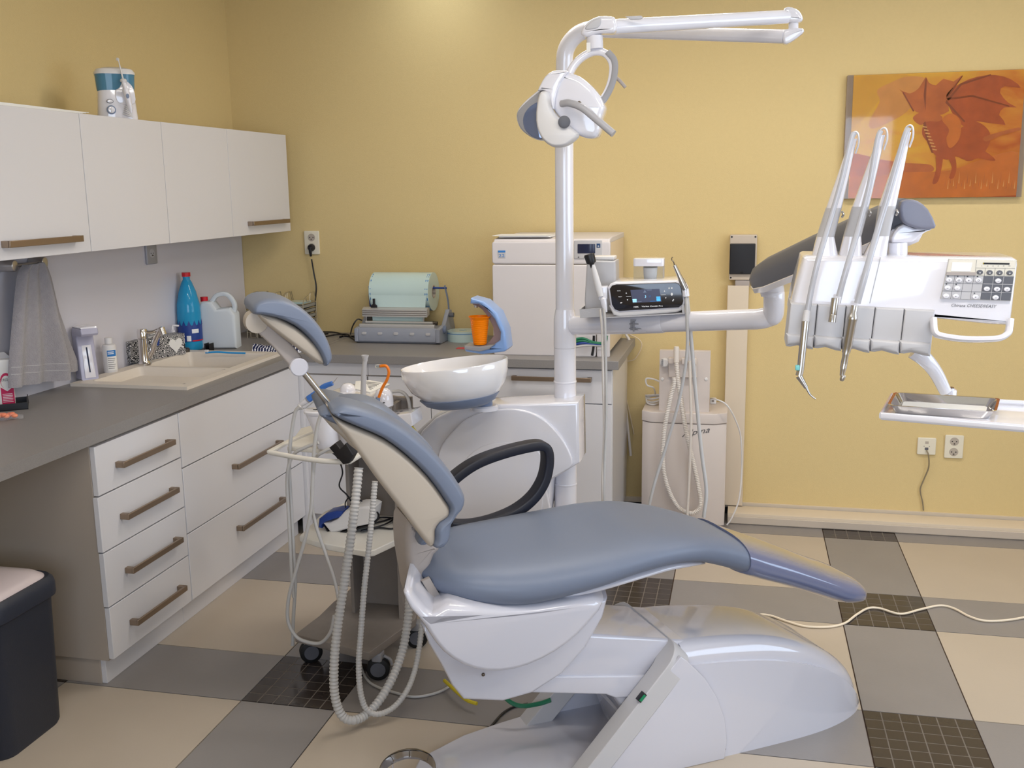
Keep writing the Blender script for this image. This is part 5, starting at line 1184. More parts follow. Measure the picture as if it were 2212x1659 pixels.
# grey bottle box at the left
a, b = P(1272, 562, Y=NY_+.12), P(1331, 640, Y=NY_+.12)
g = thing('device_housing', 'pale grey box-shaped device housing behind the scaler, by the column', 'housing', ((a.x+b.x)/2, NY_+.15, b.z))
zs_ = MS.translation.z+.002
part('housing', rp([(a.x-.006, a.z), (b.x-.002, a.z-.002), (b.x, P(1331, 600, Y=NY_+.12).z), (b.x, zs_+.006), (a.x-.012, zs_+.006), (a.x-.014, zs_+.04)], mY, NY_+.11, NY_+.215, .008), m_lgrey, g)
part('lid', rp(rrect(a.x+.012, b.x-.008, a.z, a.z+.012, .004), mY, NY_+.125, NY_+.20, .004), m_white2, g)
# two handpieces in the side holders with hoses down to the chair
g = thing('polishing_handpiece', 'white handpiece with a black ribbed cap in the left holder of the scaler', 'handpiece', P(1296, 660, Y=NY_-.02))
b0, b1 = P(1298, 640, Y=NY_-.01), P(1280, 572, Y=NY_-.01)
part('body', lathe(b0, [(0, 0), (.010, 0), (.0115, .03), (.010, .07), (.0075, (b1-b0).length), (0, (b1-b0).length)], d=b1-b0, n=20), m_white2, g)
c0_, c1_ = P(1279, 573, Y=NY_-.01), P(1272, 548, Y=NY_-.01)
part('cap', lathe(c0_, [(0, -.008), (.007, -.008), (.008, .004), (.0155, .008), (.0165, .012), (.0175, .034), (.016, .038), (0, .038)], d=c1_-c0_, n=24), m_black, g)
part('hose_end', lathe(P(1304, 652, Y=NY_-.015), [(0, -.035), (.006, -.035), (.0105, -.006), (.011, .010), (0, .018)], d=(-.2, 0, 1), n=16), m_white, g)
part('hose', tube([P(1304, 660, Y=NY_-.015), P(1307, 700, Y=NY_-.03), P(1309, 800, Y=NY_-.02), P(1310, 900, Y=NY_-.02), P(1306, 1000, Y=NY_-.02), P(1304, 1090, Y=NY_-.02)], .0048, n=10), m_hose, g)
part('hose', tube([P(1297, 668, Y=NY_-.01), P(1301, 720, Y=NY_-.02), P(1303, 820, Y=NY_-.02), P(1305, 930, Y=NY_-.01), P(1302, 1030, Y=NY_-.02), P(1302, 1090, Y=NY_-.02)], .0045, n=10), m_hosew, g)
part('holder', rbox(P(1296, 650, Y=NY_).x-.004, P(1312, 650, Y=NY_).x, NY_-.012, NY_+.03, P(1300, 648, Y=NY_).z, P(1300, 618, Y=NY_).z, .004, .006), m_white, g)
g = thing('scaler_handpiece', 'slim steel-tipped scaler handpiece in the right holder of the scaler', 'handpiece', P(1478, 630, Y=NY_-.01))
b0, b1 = P(1481, 625, Y=NY_-.005), P(1457, 573, Y=NY_-.005)
part('body', lathe(b0, [(0, 0), (.0095, 0), (.0095, .03), (.0075, .05), (.006, (b1-b0).length), (0, (b1-b0).length)], d=b1-b0, n=20), m_steel, g)
part('tip', tube([b1, P(1455, 566, Y=NY_-.005), P(1451, 561, Y=NY_-.005), P(1452, 556, Y=NY_-.005), P(1454, 557, Y=NY_-.005)], (.002, .001), n=8), m_dsteel, g)
part('holder', tube([P(1470, 608, Y=NY_), P(1479, 620, Y=NY_), P(1482, 640, Y=NY_)], (.010, .012), n=16), m_white, g)
part('hose', tube([P(1482, 640, Y=NY_), P(1484, 680, Y=NY_-.01), P(1484, 760, Y=NY_), P(1468, 860, Y=NY_+.02), P(1440, 960, Y=NY_+.04), P(1415, 1040, Y=NY_+.04), P(1400, 1100, Y=NY_+.03)], .0055, n=10), m_hose, g)
part('hose', tube([P(1484, 642, Y=NY_), P(1492, 720, Y=NY_+.02), P(1504, 860, Y=NY_+.03), P(1516, 980, Y=NY_+.03), P(1526, 1060, Y=NY_+.02), P(1520, 1118, Y=NY_)], .0065, n=10), m_hose, g)

# ================================================================== OPERATING LAMP
g = thing('operating_lamp', 'white dental operating lamp with a folding double arm on the column', 'dental lamp', P(1221, 305, Y=YC))
part('neck', tube([(cxx, YC, zc(302)), (cxx, YC, zc(230)), (cxx+.002, YC-.002, zc(160)), P(1222, 110, Y=YC-.01), P(1243, 78, Y=YC-.02), P(1272, 64, Y=YC-.03), P(1300, 64, Y=YC-.03)], (.031, .027), n=24), m_white, g)
r0, r1 = P(1300, 68, Y=YC-.03), P(1696, 79, Y=.42)
part('lower_arm', tube([r0, r1], .0205, n=24, smooth=False), m_white, g)
part('lower_elbow', rp(tY([(1692, 66), (1728, 62), (1736, 66), (1733, 74), (1708, 92), (1692, 95)], .42), mY, .40, .445, .008, smooth=2), m_white, g)
part('elbow_pin', cyl(P(1714, 68, Y=.42), P(1714, 50, Y=.42), .0145), m_white, g)
r0, r1 = P(1700, 36, Y=.41), P(1325, 58, Y=.12)
part('upper_arm', tube([r1, r0], (.0205, .0195), n=24, smooth=False), m_white, g)
part('upper_elbow', rp(tY([(1694, 19), (1712, 18), (1726, 26), (1733, 38), (1732, 47), (1716, 51), (1698, 48), (1690, 40)], .42), mY, .395, .445, .010, smooth=2), m_white, g)
part('cover_strip', rp(tY([(1352, 38), (1386, 36), (1391, 40), (1386, 44), (1364, 45)], .12), mY, .098, .105, .002), m_lgrey, g)
part('front_knuckle', rp(tY([(1262, 62), (1274, 48), (1296, 38), (1322, 38), (1332, 44), (1333, 68), (1322, 74), (1302, 74), (1285, 78), (1270, 82), (1258, 76)], .11), mY, .08, .135, .010, smooth=2), m_white, g)
part('knuckle_cap', rp(tY([(1266, 60), (1276, 48), (1297, 39), (1300, 50), (1292, 62), (1268, 66)], .09), mY, .077, .090, .004, smooth=2), m_lgrey, g)
kn = P(1284, 78, Y=.11)
part('swivel', cyl(kn, P(1286, 106, Y=.11), .0235, .0225, n=24), m_white, g)
q = P(1271, 102, Y=.085); part('instruction_tag', box(q.x-.005, q.x+.006, q.y-.001, q.y, q.z-.012, q.z+.012), m_paper, g, flat=True)
yk = [P(1226, 172, Y=.12), P(1238, 145, Y=.12), P(1258, 124, Y=.12), P(1284, 112, Y=.12), P(1308, 116, Y=.12), P(1323, 136, Y=.12), P(1323, 166, Y=.12), P(1314, 196, Y=.12), P(1298, 222, Y=.12), P(1278, 240, Y=.12)]
yo = part('yoke', ribbon(yk, (0, 1, 0), .034, .022, p=3), m_white, g)
part('yoke_trim', ribbon([p+Vector((.0075, -.0165, .0035)) for p in yk[4:]], (0, 1, 0), .006, .018, p=3), m_mgrey, yo)
LY = .10
def zl(x, y): return (1100+x*260/2157, 130+y*200/1659)
def lo(L): return tY([zl(*p) for p in L], LY)
part('left_wing', rp(lo([(900, 200), (800, 230), (690, 310), (600, 450), (500, 560), (330, 700), (190, 850), (140, 960), (140, 1060), (200, 1220), (330, 1340), (480, 1420), (660, 1440), (760, 1300), (780, 900), (820, 600), (900, 400)]), mY, LY-.012, LY+.05, .010, smooth=2), m_white, g)
part('mirror_seat', rp(lo([(600, 560), (450, 650), (300, 780), (190, 900), (155, 1000), (200, 1180), (320, 1320), (480, 1405), (650, 1420), (700, 1200), (700, 800)]), mY, LY-.0145, LY-.008, .003, smooth=2), m_mgrey, g)
part('reflector', rp(lo([(620, 730), (520, 760), (400, 830), (300, 950), (265, 1080), (290, 1220), (360, 1320), (470, 1390), (620, 1410), (640, 1100)]), mY, LY-.0175, LY-.010, .003, smooth=2), m_glass, g)
part('rear_shell', rp(lo([(850, 260), (900, 220), (1000, 215), (1120, 240), (1300, 310), (1450, 430), (1560, 540), (1660, 680), (1725, 830), (1720, 900), (1670, 1050), (1660, 1200), (1600, 1370), (1480, 1410), (1330, 1380), (1150, 1280), (980, 1100), (840, 930), (810, 800), (830, 500)]), mY, LY-.035, LY+.05, .018, smooth=2), m_white, g)
part('bridge', rp(lo([(830, 220), (1000, 215), (1100, 235), (960, 420), (870, 700), (850, 900), (800, 830), (770, 680), (720, 590), (640, 560), (560, 570), (620, 440), (700, 310)]), mY, LY-.045, LY+.01, .006, smooth=2), m_white, g)
part('lens_body', rp(lo([(600, 640), (660, 580), (730, 590), (780, 660), (810, 850), (900, 1010), (1100, 1180), (1290, 1330), (1240, 1440), (1100, 1540), (960, 1575), (820, 1560), (680, 1460), (590, 1310), (545, 1100), (560, 820)]), mY, LY-.070, LY-.01, .009, .030, k=6, smooth=2), m_white2, g)
q = P(*zl(985, 1110), Y=LY-.07); part('lamp_port', lathe(q, [(0, 0), (.017, 0), (.017, .008), (.013, .010), (0, .010)], d=(.2, -1, 0)), m_dgrey, g)
hb = [P(*zl(950, 780), Y=LY-.055), P(*zl(1080, 770), Y=LY-.075), P(*zl(1300, 850), Y=LY-.09), P(*zl(1550, 1050), Y=LY-.10), P(*zl(1870, 1320), Y=LY-.11)]
part('handle_bar', ribbon(hb, (0, 1, 0), .021, .020, p=2.4, n=14), mat('warm_grey_handle', (172, 170, 174), .35), g)
q = P(*zl(1255, 770), Y=LY-.085); part('switch_knob', ball(q, .006, 12), m_dsteel, g)
part('far_handle', tube([P(1318, 160, Y=LY+.10), P(1336, 172, Y=LY+.10), P(1351, 189, Y=LY+.10)], (.006, .005), n=10), m_bracket, g)

# ================================================================== DENTAL CHAIR
g = CH = thing('dental_chair', 'reclined dental chair with grey-blue upholstery and a white pedestal', 'dental chair', W(1.0, 0, 0))
def mVk(v0, k=.35): return lambda p, a: W(p[0]+k*(a-v0), a, p[1])
def urow(u, hw, zt, zb, dish=.0, p=3.0, n=32, v0=0, tilt=0):
    """one cross-section of a cushion: flat-bottomed, domed top, soft sides"""
    out = []; zc_ = (zt+zb)/2; h = (zt-zb)/2
    for k in range(n):
        t = 2*PI*(k+.5)/n; c, s = math.cos(t), math.sin(t)
        x = hw*math.copysign(abs(c)**(2/p), c); z = zc_+h*math.copysign(abs(s)**(2/2.4), s)
        if s > 0 and dish: z -= dish*(1-(x/hw)**2)*abs(s)
        out.append(W(u, v0+x, z))
    return out
st = [(.425, .05, .668, .645), (.435, .10, .676, .640), (.46, .15, .690, .616), (.50, .19, .697, .598), (.56, .225, .702, .580), (.64, .25, .704, .568), (.74, .262, .706, .572), (.88, .262, .712, .590), (1.0, .25, .718, .610), (1.11, .235, .716, .616), (1.2, .212, .702, .604), (1.27, .188, .684, .580), (1.36, .170, .650, .544), (1.45, .162, .606, .504), (1.55, .158, .562, .466), (1.66, .155, .512, .420), (1.75, .152, .470, .380), (1.81, .142, .444, .368), (1.85, .118, .424, .362), (1.872, .07, .404, .368)]
cu = [Vector(s) for s in [(a, b, c) for a, b, c, d in st]]; cd = [d for a, b, c, d in st]
def dense(st, n=3):
    A_ = cr([(a, b, c) for a, b, c, d in st], n); B_ = cr([(a, d, 0) for a, b, c, d in st], n); return [(p.x, p.y, p.z, q.y) for p, q in zip(A_, B_)]
D_ = dense(st)
part('seat_cushion', rings([urow(u, w, a, b, dish=.010 if .5 < u < 1.0 else .004) for u, w, a, b in D_]), m_uph, g, ang=80)
part('foot_cover', rings([urow(u, w+.004, a+.004, b-.004) for u, w, a, b in D_ if u > 1.365]+[urow(1.878, .05, .400, .372)]), m_uphgl, g, ang=80)
# white pan hugging the underside of the seat
pan = [(.74, .16, .600, .580), (.80, .20, .606, .580), (.88, .215, .620, .586), (1.0, .208, .630, .598), (1.10, .19, .634, .602), (1.18, .165, .624, .594), (1.26, .12, .600, .578)]
part('seat_pan', rings([urow(u, w+.012, a, b, p=4) for u, w, a, b in dense(pan)]), m_chw, g, ang=80)
# big glossy shells under the seat
up = tV([(873, 1266), (886, 1300), (906, 1322), (930, 1360), (958, 1396), (1000, 1424), (1050, 1438), (1110, 1434), (1170, 1412), (1225, 1378), (1270, 1335), (1302, 1286), (1240, 1284), (1160, 1296), (1085, 1300), (1010, 1296), (965, 1296), (935, 1314), (905, 1285), (884, 1258)], -.20)
part('seat_shell', rp(up, mVk(-.20), -.245, .20, .018, .03, k=5, smooth=2), m_chw, g, ang=60)
lw = tV([(908, 1345), (925, 1388), (950, 1430), (975, 1478), (1000, 1508), (1086, 1512), (1150, 1494), (1215, 1452), (1265, 1396), (1302, 1330), (1312, 1290), (1150, 1310), (1010, 1320)], -.17)
part('lower_shell', rp(lw, mVk(-.17), -.185, .16, .012, .02), m_chw, g)
part('screw', ball(P(1065, 1487, V=-.187) if False else W(.56, -.187, .40), .005, 8), m_dsteel, g)
# hinge bracket between seat and backrest
br = tV([(884, 1300), (872, 1240), (862, 1180), (862, 1120), (880, 1110), (935, 1160), (924, 1180), (912, 1215), (912, 1245), (925, 1285), (945, 1316), (925, 1325)], .0)
part('hinge_bracket', rp(br, mV, -.08, .08, .02, .025, k=5, smooth=2), m_bracket, g)
for va, vb in ((-.13, -.115), (.09, .105)): part('hinge_channel', rp(tV([(905, 1248), (922, 1240), (962, 1306), (945, 1316)], -.10), mV, va, vb, .002), m_bracket, g)
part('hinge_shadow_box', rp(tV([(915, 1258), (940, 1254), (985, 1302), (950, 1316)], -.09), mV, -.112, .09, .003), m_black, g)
# backrest shell and cushion
sb = tV([(716, 898), (742, 912), (785, 930), (830, 950), (872, 980), (910, 1015), (940, 1050), (962, 1082), (973, 1100), (970, 1118), (952, 1130), (942, 1146), (942, 1168), (936, 1181), (925, 1180), (890, 1135), (850, 1082), (810, 1030), (775, 980), (745, 940)], -.225)
part('backrest_shell', rp(sb, mVk(-.225, .08), -.232, .14, .014, .020, smooth=2), m_shell, g)
fb = tV([(718, 897), (722, 888), (745, 876), (790, 886), (835, 903), (880, 930), (920, 962), (958, 1000), (985, 1035), (1002, 1064), (1007, 1082), (1000, 1104), (982, 1124), (976, 1145), (974, 1166), (960, 1184), (943, 1188), (936, 1180), (941, 1165), (941, 1146), (951, 1129), (969, 1117), (972, 1100), (961, 1081), (939, 1049), (909, 1014), (871, 979), (829, 949), (784, 929), (741, 911)], -.235)
part('backrest_cushion', rp(fb, lambda p, a: W(p[0]+.08*(a+.235)-.020, a, p[1]-.024), -.14, .14, .012, .030, k=5, smooth=2), m_uph, g, ang=70)
part('side_bolster', rp(fb, mVk(-.235, .08), -.245, -.095, .014, .040, k=6, smooth=2), m_uph, g, ang=70)
lobe = tV([(694, 882), (692, 868), (708, 848), (740, 838), (780, 842), (812, 858), (845, 885), (880, 916), (900, 945), (860, 935), (790, 905), (745, 890), (725, 893)], .10)
part('neck_cushion', rp(lobe, lambda p, a: W(p[0]+.006, a, p[1]-.006), -.085, .09, .022, .05, k=6, smooth=2), m_uph, g, ang=70)
part('neck_shell', rp(tV([(694, 884), (700, 905), (722, 925), (760, 960), (770, 930), (745, 893), (720, 892)], .0), mV, -.10, .07, .010, .02, smooth=2), m_shell, g)
# headrest
hc = tV([(536, 668), (533, 655), (540, 643), (562, 635), (596, 637), (632, 652), (662, 678), (684, 708), (697, 738), (700, 760), (692, 773), (684, 776), (678, 760), (668, 740), (650, 716), (622, 692), (585, 676), (552, 670)], .02)
part('headrest_cushion', rp(hc, mV, -.115, .115, .010, .04, k=6, smooth=2), m_uph, g, ang=70)
hsl = tV([(543, 664), (556, 684), (580, 704), (612, 728), (644, 752), (668, 770), (682, 774), (686, 766), (676, 744), (654, 718), (624, 694), (586, 675), (560, 668)], .02)
part('headrest_shell', rp(hsl, mV, -.100, .100, .010, .03, k=5, smooth=2), m_shell, g, ang=70)
hm = tV([(560, 684), (574, 676), (594, 690), (590, 706), (604, 722), (628, 742), (652, 772), (655, 790), (645, 800), (630, 796), (614, 778), (584, 744), (556, 718), (546, 700)], -.05)
hd = part('headrest_arm', rp(hm, mV, -.07, -.025, .006, smooth=2), m_bracket, g)
part('arm_pivot', lathe(W(*[(lambda t: (t[0], -.02, t[1]))(tV([(552, 694)], -.05)[0])][0]), [(0, 0), (.026, 0), (.028, .01), (.026, .055), (0, .058)], d=-CVV, n=28), m_shell, hd)
kd = tV([(643, 790)], -.06)[0]
part('clamp_disc', lathe(W(kd[0], -.065, kd[1]), [(0, 0), (.0225, 0), (.0225, .020), (.020, .0225), (0, .023)], d=-CVV, n=32), m_chw, hd)
for dv in (-.070, -.040):
    a, b = tV([(652, 800), (722, 888)], -.055); part('headrest_rail', cyl(W(a[0], dv, a[1]), W(b[0], dv, b[1]), .0075, n=12), m_steel, g)
# armrest loop (far side)
ap = [P(x, y, V=.27) for x, y in [(935, 1095), (955, 1060), (985, 1028), (1030, 998), (1090, 976), (1150, 962), (1172, 963), (1181, 976), (1181, 1006), (1172, 1040), (1150, 1074), (1115, 1102), (1070, 1122), (1025, 1133), (985, 1134), (955, 1125)]]
part('armrest', ribbon(ap, CVV, .055, .030, p=6, closed=True, res=5), m_arm, g, ang=50)
part('armrest_mount', rp(tV([(930, 1085), (965, 1085), (970, 1130), (935, 1135)], .25), mV, .20, .285, .006), m_black, g)
# lift arm
la = tV([(1180, 1400), (1240, 1338), (1360, 1350), (1475, 1420), (1440, 1500), (1380, 1560), (1350, 1550), (1310, 1522), (1180, 1506), (1090, 1508), (1120, 1470)], -.13)
la = [(.60, .42), (.70, .46), (.86, .44), (1.20, .36), (1.20, .22), (1.05, .13), (1.02, .14), (.965, .235), (.72, .30), (.62, .31)]
part('lift_arm', rp(la, mV, -.135, .135, .010, .014), m_chw, g)
la2 = [(.62, .305), (.95, .235), (1.0, .15), (1.10, .10), (1.2, .2), (1.2, .30)]
part('lift_arm_inner', rp([(.60, .365), (1.16, .262), (1.16, .2), (.97, .228), (.94, .245), (.60, .320)], mV, -.142, .142, .006), m_chw, g)
# pedestal cover
def crow(u, hw, h, n=26, dr=.022, r=.055, z0=0):
    out = []; r = min(r, h*.8, hw*.8)
    pts = [(-hw, z0), (-hw+dr*(h-r)/max(h, .01)*.6, h-r)]
    for i in range(7): t = PI-PI/2*i/6; pts.append((-hw+dr+r+r*math.cos(t), h-r+r*math.sin(t)))
    pts += [(x*(-1), z) for x, z in pts[::-1]]
    return [W(u+.0, v, z) for v, z in pts]
pc = [(1.175, .193, .362), (1.24, .193, .358), (1.36, .192, .344), (1.48, .190, .322), (1.58, .186, .292), (1.67, .176, .252), (1.74, .160, .208), (1.80, .138, .158), (1.845, .112, .110), (1.875, .085, .062), (1.89, .060, .02)]
dn = [tuple(p) for p in cr(pc, 3)]
part('rear_cover', rings([crow(u, w, h) for u, w, h in dn]), m_chw, g, ang=60)
# front side panels with a curved rear edge, wedge-shaped collar
sp_ = [(1.06, .0), (1.298, .0), (1.305, .06), (1.295, .13), (1.268, .20), (1.225, .27), (1.165, .335), (1.145, .352), (.905, .10), (.80, .0)]
part('side_panel', rp(sp_, mV, -.203, -.190, .003), m_chw, g)
part('side_panel', rp(sp_, mV, .190, .203, .003), m_chw, g)
# collar frame: slanted band following the wedge line, with an opening for the lift arm
k0, k1 = Vector((.79, -.0)), Vector((1.150, .372))
cdn = (k1-k0).normalized(); cn = Vector((-cdn.y, cdn.x))
def colrow(off, grow):
    """arched outline in the slanted collar plane"""
    out = []; L = (k1-k0).length+grow*.6; hw = .205+grow
    prof = [(0, -hw), (L-.07, -hw+.006)]
    for i in range(6): t = i/5*PI/2; prof.append((L-.07+.07*math.sin(t), -hw+.006+.06*(1-math.cos(t))))
    prof += [(a_, -b_) for a_, b_ in prof[::-1]]
    return [W(k0.x+cdn.x*a_+cn.x*off, b_, k0.y+cdn.y*a_+cn.y*off) for a_, b_ in prof]
o_out, o_in = colrow(.004, .004), colrow(.004, -.056)
o_out2, o_in2 = colrow(-.06, .004), colrow(-.06, -.056)
V = o_out+o_in+o_out2+o_in2; n = len(o_out); F = []
for i in range(n-1):
    F += [(i, i+1, n+i+1, n+i), (2*n+i, 3*n+i, 3*n+i+1, 2*n+i+1), (i, 2*n+i, 2*n+i+1, i+1), (n+i, n+i+1, 3*n+i+1, 3*n+i)]
F += [(0, n, 3*n, 2*n), (n-1, 2*n+n-1, 3*n+n-1, n+n-1)]
part('collar', (V, F), m_chw2, g, ang=30, bev=.003)
q = P(1387, 1507, V=-.206); sw = part('power_switch', lathe(q, [(0, 0)], n=4) if False else rp([(-.014, -.007), (.014, -.007), (.014, .007), (-.014, .007)], lambda p, a: W(q.dot(CU)+p[0]*cdn.x-p[1]*cdn.y, -.203-a, q.z+p[0]*cdn.y+p[1]*cdn.x), -.01, .006, .002), m_black, g)
part('switch_rocker', rp([(-.011, -.0045), (.011, -.0045), (.011, .0045), (-.011, .0045)], lambda p, a: W(q.dot(CU)+p[0]*cdn.x-p[1]*cdn.y, -.203-a, q.z+p[0]*cdn.y+p[1]*cdn.x), .0, .0085, .002), mat('green_lit_rocker', (10, 120, 80), .3, emit=.12), sw)
part('cover_screw', ball(P(1565, 1618, V=-.19), .0045, 10), m_dsteel, g)
part('dark_slot', rp([(1.135, .33), (1.15, .345), (1.15, .31), (1.11, .28)], mV, -.15, .15, .002), m_black, g)
# base plate
bp = [P(x, y, Z=.022) for x, y in [(905, 1640), (930, 1624), (1000, 1588), (1075, 1562), (1130, 1545), (1188, 1524)]]
poly = [(p.x, p.y) for p in bp]
for u, v in ((1.25, .20), (1.25, -.19), (.95, -.21), (.62, -.20), (.40, -.14), (.375, -.03)): w = W(u, v, 0); poly.append((w.x, w.y))
part('base_plate', rp(poly, mZ, 0, .024, .008), m_chw, g)
part('inner_mechanism', rp([(1.06, .02), (1.3, .02), (1.3, .25), (1.17, .28), (1.02, .13)], mV, -.12, .12, .005), m_chw, g)
part('air_fitting', join(lathe(P(1190, 1513, Z=.06), [(0, 0), (.012, 0), (.012, .03), (0, .03)], d=CU), rbox(P(1180, 1520, Z=.03).x, P(1195, 1520, Z=.03).x+.02, P(1180, 1520, Z=.03).y, P(1180, 1520, Z=.03).y+.03, .024, .05, .002)), m_dsteel, g)
# chrome foot-control ring
rc = P(884, 1668, Z=.10); rr = 60/ppm(rc)
g = thing('foot_control', 'round foot control with a chrome ring at the bottom picture edge', 'foot control', (rc.x, rc.y-.02, 0))
c_ = Vector((rc.x, rc.y-.015, 0))
part('base', lathe(c_, [(0, 0), (.075, 0), (.078, .008), (.070, .020), (0, .026)], n=36), m_chw, g)
ringp = [c_+Vector((math.cos(t)*rr, math.sin(t)*rr*.98, .105+.015*math.sin(t))) for t in [2*PI*i/20 for i in range(20)]]
part('chrome_ring', ribbon(ringp, (0, 0, 1), .032, .004, p=4, closed=True, res=3), mat('dark_chrome', (150, 146, 142), .08, metal=1), g)
for t in (.4, 2.5, 4.7): part('ring_strut', tube([c_+Vector((.05*math.cos(t), .05*math.sin(t), .018)), c_+Vector((rr*.96*math.cos(t), rr*.96*math.sin(t), .05)), c_+Vector((rr*.99*math.cos(t), rr*.99*math.sin(t), .100))], .004, n=8), m_chrome, g)

# ================================================================== TROLLEY
RZ = math.radians(-15)
MT = Matrix.Translation((.30, .40, 0)) @ Matrix.Rotation(RZ, 4, 'Z')
def T_(x, y, z): return MT @ Vector((x, y, z))
def tb(x0, x1, y0, y1, z0, z1): return box(x0, x1, y0, y1, z0, z1, M=MT)
def tl(p): w = MT.inverted() @ p; return w
g = thing('equipment_trolley', 'taupe and ivory equipment trolley on castors behind the backrest', 'trolley', (.30, .40, 0))
fbm = [P(637, 1370, Z=.13), P(797, 1410, Z=.13), P(897, 1337, Z=.13), P(905, 1300, Z=.13), P(850, 1262, Z=.13), P(765, 1266, Z=.13), P(720, 1300, Z=.13), P(690, 1330, Z=.13)]
part('base_board', rp([(p.x, p.y) for p in fbm], mZ, .100, .130, .003), m_brown, g)
def castor(x, y, a):
    o = Vector((x, y, 0)); d = Vector((math.cos(a), math.sin(a), 0)); s = Vector((-d.y, d.x, 0))
    c = part('castor', join(*[lathe(o+s*(sg*.010)+Vector((0, 0, .040)), [(0, -.008), (.034, -.008), (.040, -.004), (.040, .004), (.034, .008), (0, .008)], d=s, n=28) for sg in (-1, 1)]), m_rubber, g)
    part('hub', join(*[lathe(o+s*(sg*.010)+Vector((0, 0, .040)), [(0, -.0095), (.026, -.0095), (.026, .0095), (0, .0095)], d=s, n=24) for sg in (-1, 1)]), m_dgrey, c)
    part('fork', join(rbox(o.x-.018, o.x+.018, o.y-.022, o.y+.022, .070, .1, .003, .008), ribbon([o+d*.02+Vector((0, 0, .085)), o+d*.042+Vector((0, 0, .07)), o+d*.048+Vector((0, 0, .05))], s, .012, .008)), m_mgrey, c)
p_ = P(668, 1434, Z=0); castor(p_.x+.0, p_.y+.02, .55)
p_ = P(820, 1472, Z=0); castor(p_.x-.01, p_.y+.02, .25)
castor(.45, .50, .3); castor(.16, .58, 2.6)
# upright: two taupe boards
a, b = P(783, 1290, Z=.13), P(888, 1312, Z=.13)
part('upright_board', box(.215, .228, .46, .60, .13, .80, M=None), m_brown, g, bev=.001)
part('upright_board', box(.228, .44, .56, .575, .13, .93), m_brown, g, bev=.001)
part('upright_board', box(.405, .42, .44, .56, .13, .93), m_brown, g, bev=.001)
for x, z in ((.26, .72), (.27, .38), (.40, .87), (.33, .86)): part('screw_cap', ball((x, .559, z), .004, 8), m_steel, g)
# ivory middle shelf
sf = [P(x, y, Z=.478) for x, y in ((647, 1157), (700, 1174), (790, 1190), (808, 1188), (872, 1158), (900, 1110), (830, 1085), (745, 1085), (700, 1105))]
part('middle_shelf', rp([(p.x, p.y) for p in sf], mZ, .455, .478, .004), m_ivory, g)
# top shelf and its front rail
ZT = .80
q = [P(x, y, Z=ZT) for x, y in ((582, 977), (640, 988), (700, 996), (752, 998), (768, 986), (800, 968), (806, 940))]
fr_ = [P(x, y, Z=ZT) for x, y in ((620, 962), (700, 968), (775, 966), (840, 925), (720, 905), (650, 922))]
part('top_shelf', rp([(p.x, p.y) for p in fr_], mZ, ZT-.02, ZT-.004, .003), m_ivory, g)
part('front_rail', tube([q[0], q[1], q[2], q[3]], .0085, n=14), m_ivory, g)
part('side_rail', ribbon([P(582, 976, Z=ZT), P(640, 946, Z=ZT), P(700, 922, Z=ZT)], (0, 0, 1), .010, .020, p=5), m_ivory, g)
part('side_rail', ribbon([P(752, 998, Z=ZT), P(775, 984, Z=ZT), P(830, 950, Z=ZT)], (0, 0, 1), .014, .020, p=5), m_ivory, g)
# black clamp clipped to the rail
o_ = tY([(716, 964), (730, 953), (740, 966), (752, 954), (768, 980), (758, 998), (746, 1000)], q[3].y-.01)
solo('black_clip', rp(o_, mY, q[3].y-.03, q[3].y+.012, .003), m_black, 'black plastic holder clipped to the ivory trolley rail', 'clip')
# foot pedal on the middle shelf with its cable
zs_ = .478
g = thing('foot_pedal', 'white foot pedal with a blue lever on the middle trolley shelf', 'foot pedal', P(735, 1140, Z=zs_))
PYp = P(720, 1150, Z=zs_).y
body = tY([(697, 1131), (714, 1152), (726, 1150), (760, 1141), (800, 1133), (806, 1100), (795, 1095), (770, 1095), (745, 1104), (728, 1122), (712, 1130)], PYp)
part('body', rp(body, mY, PYp, PYp+.10, .010, smooth=0), m_white2, g)
part('lever', rp(tY([(688, 1139), (690, 1120), (706, 1108), (728, 1103), (741, 1104), (740, 1116), (722, 1121), (704, 1127), (696, 1133), (696, 1141)], PYp+.01), mY, PYp+.005, PYp+.075, .006, smooth=0), m_dblue, g)
part('sole', rp(tY([(699, 1138), (712, 1153), (728, 1152), (802, 1134), (802, 1137), (730, 1156), (710, 1157)], PYp), mY, PYp+.004, PYp+.096, .001), m_black, g)
cb_ = lambda L, h=.006: [P(x, y, Z=zs_+h) for x, y in L]
g = thing('pedal_cable', 'tangled black cable lying on the middle trolley shelf', 'cable', P(820, 1135, Z=zs_))
part('cable', tube(cb_([(775, 1138), (800, 1132), (830, 1125), (852, 1118), (850, 1128), (856, 1136), (846, 1142), (815, 1140), (780, 1146)]), .0032, n=8), m_black, g)
part('cable', tube(cb_([(780, 1148), (800, 1143), (835, 1131), (848, 1120), (820, 1118), (795, 1126)], .010), .0032, n=8), m_black, g)
part('cable', tube([P(797, 1095, Y=.40), P(812, 1105, Y=.40), P(818, 1112, Y=.42), P(815, 1124, Y=.42)], .0032, n=8), m_black, g)
part('cable', tube([P(716, 976, Y=.33), P(730, 990, Y=.36), P(740, 1020, Y=.38), P(733, 1050, Y=.38), P(750, 1070, Y=.40), P(765, 1095, Y=.42), P(768, 1110, Y=.42)], .0028, n=8), m_black, g)
part('cable', tube([P(748, 1103, Y=.40), P(746, 1086, Y=.40), P(756, 1074, Y=.40), P(775, 1078, Y=.42), P(798, 1098, Y=.43)], .0024, n=8), m_black, g)

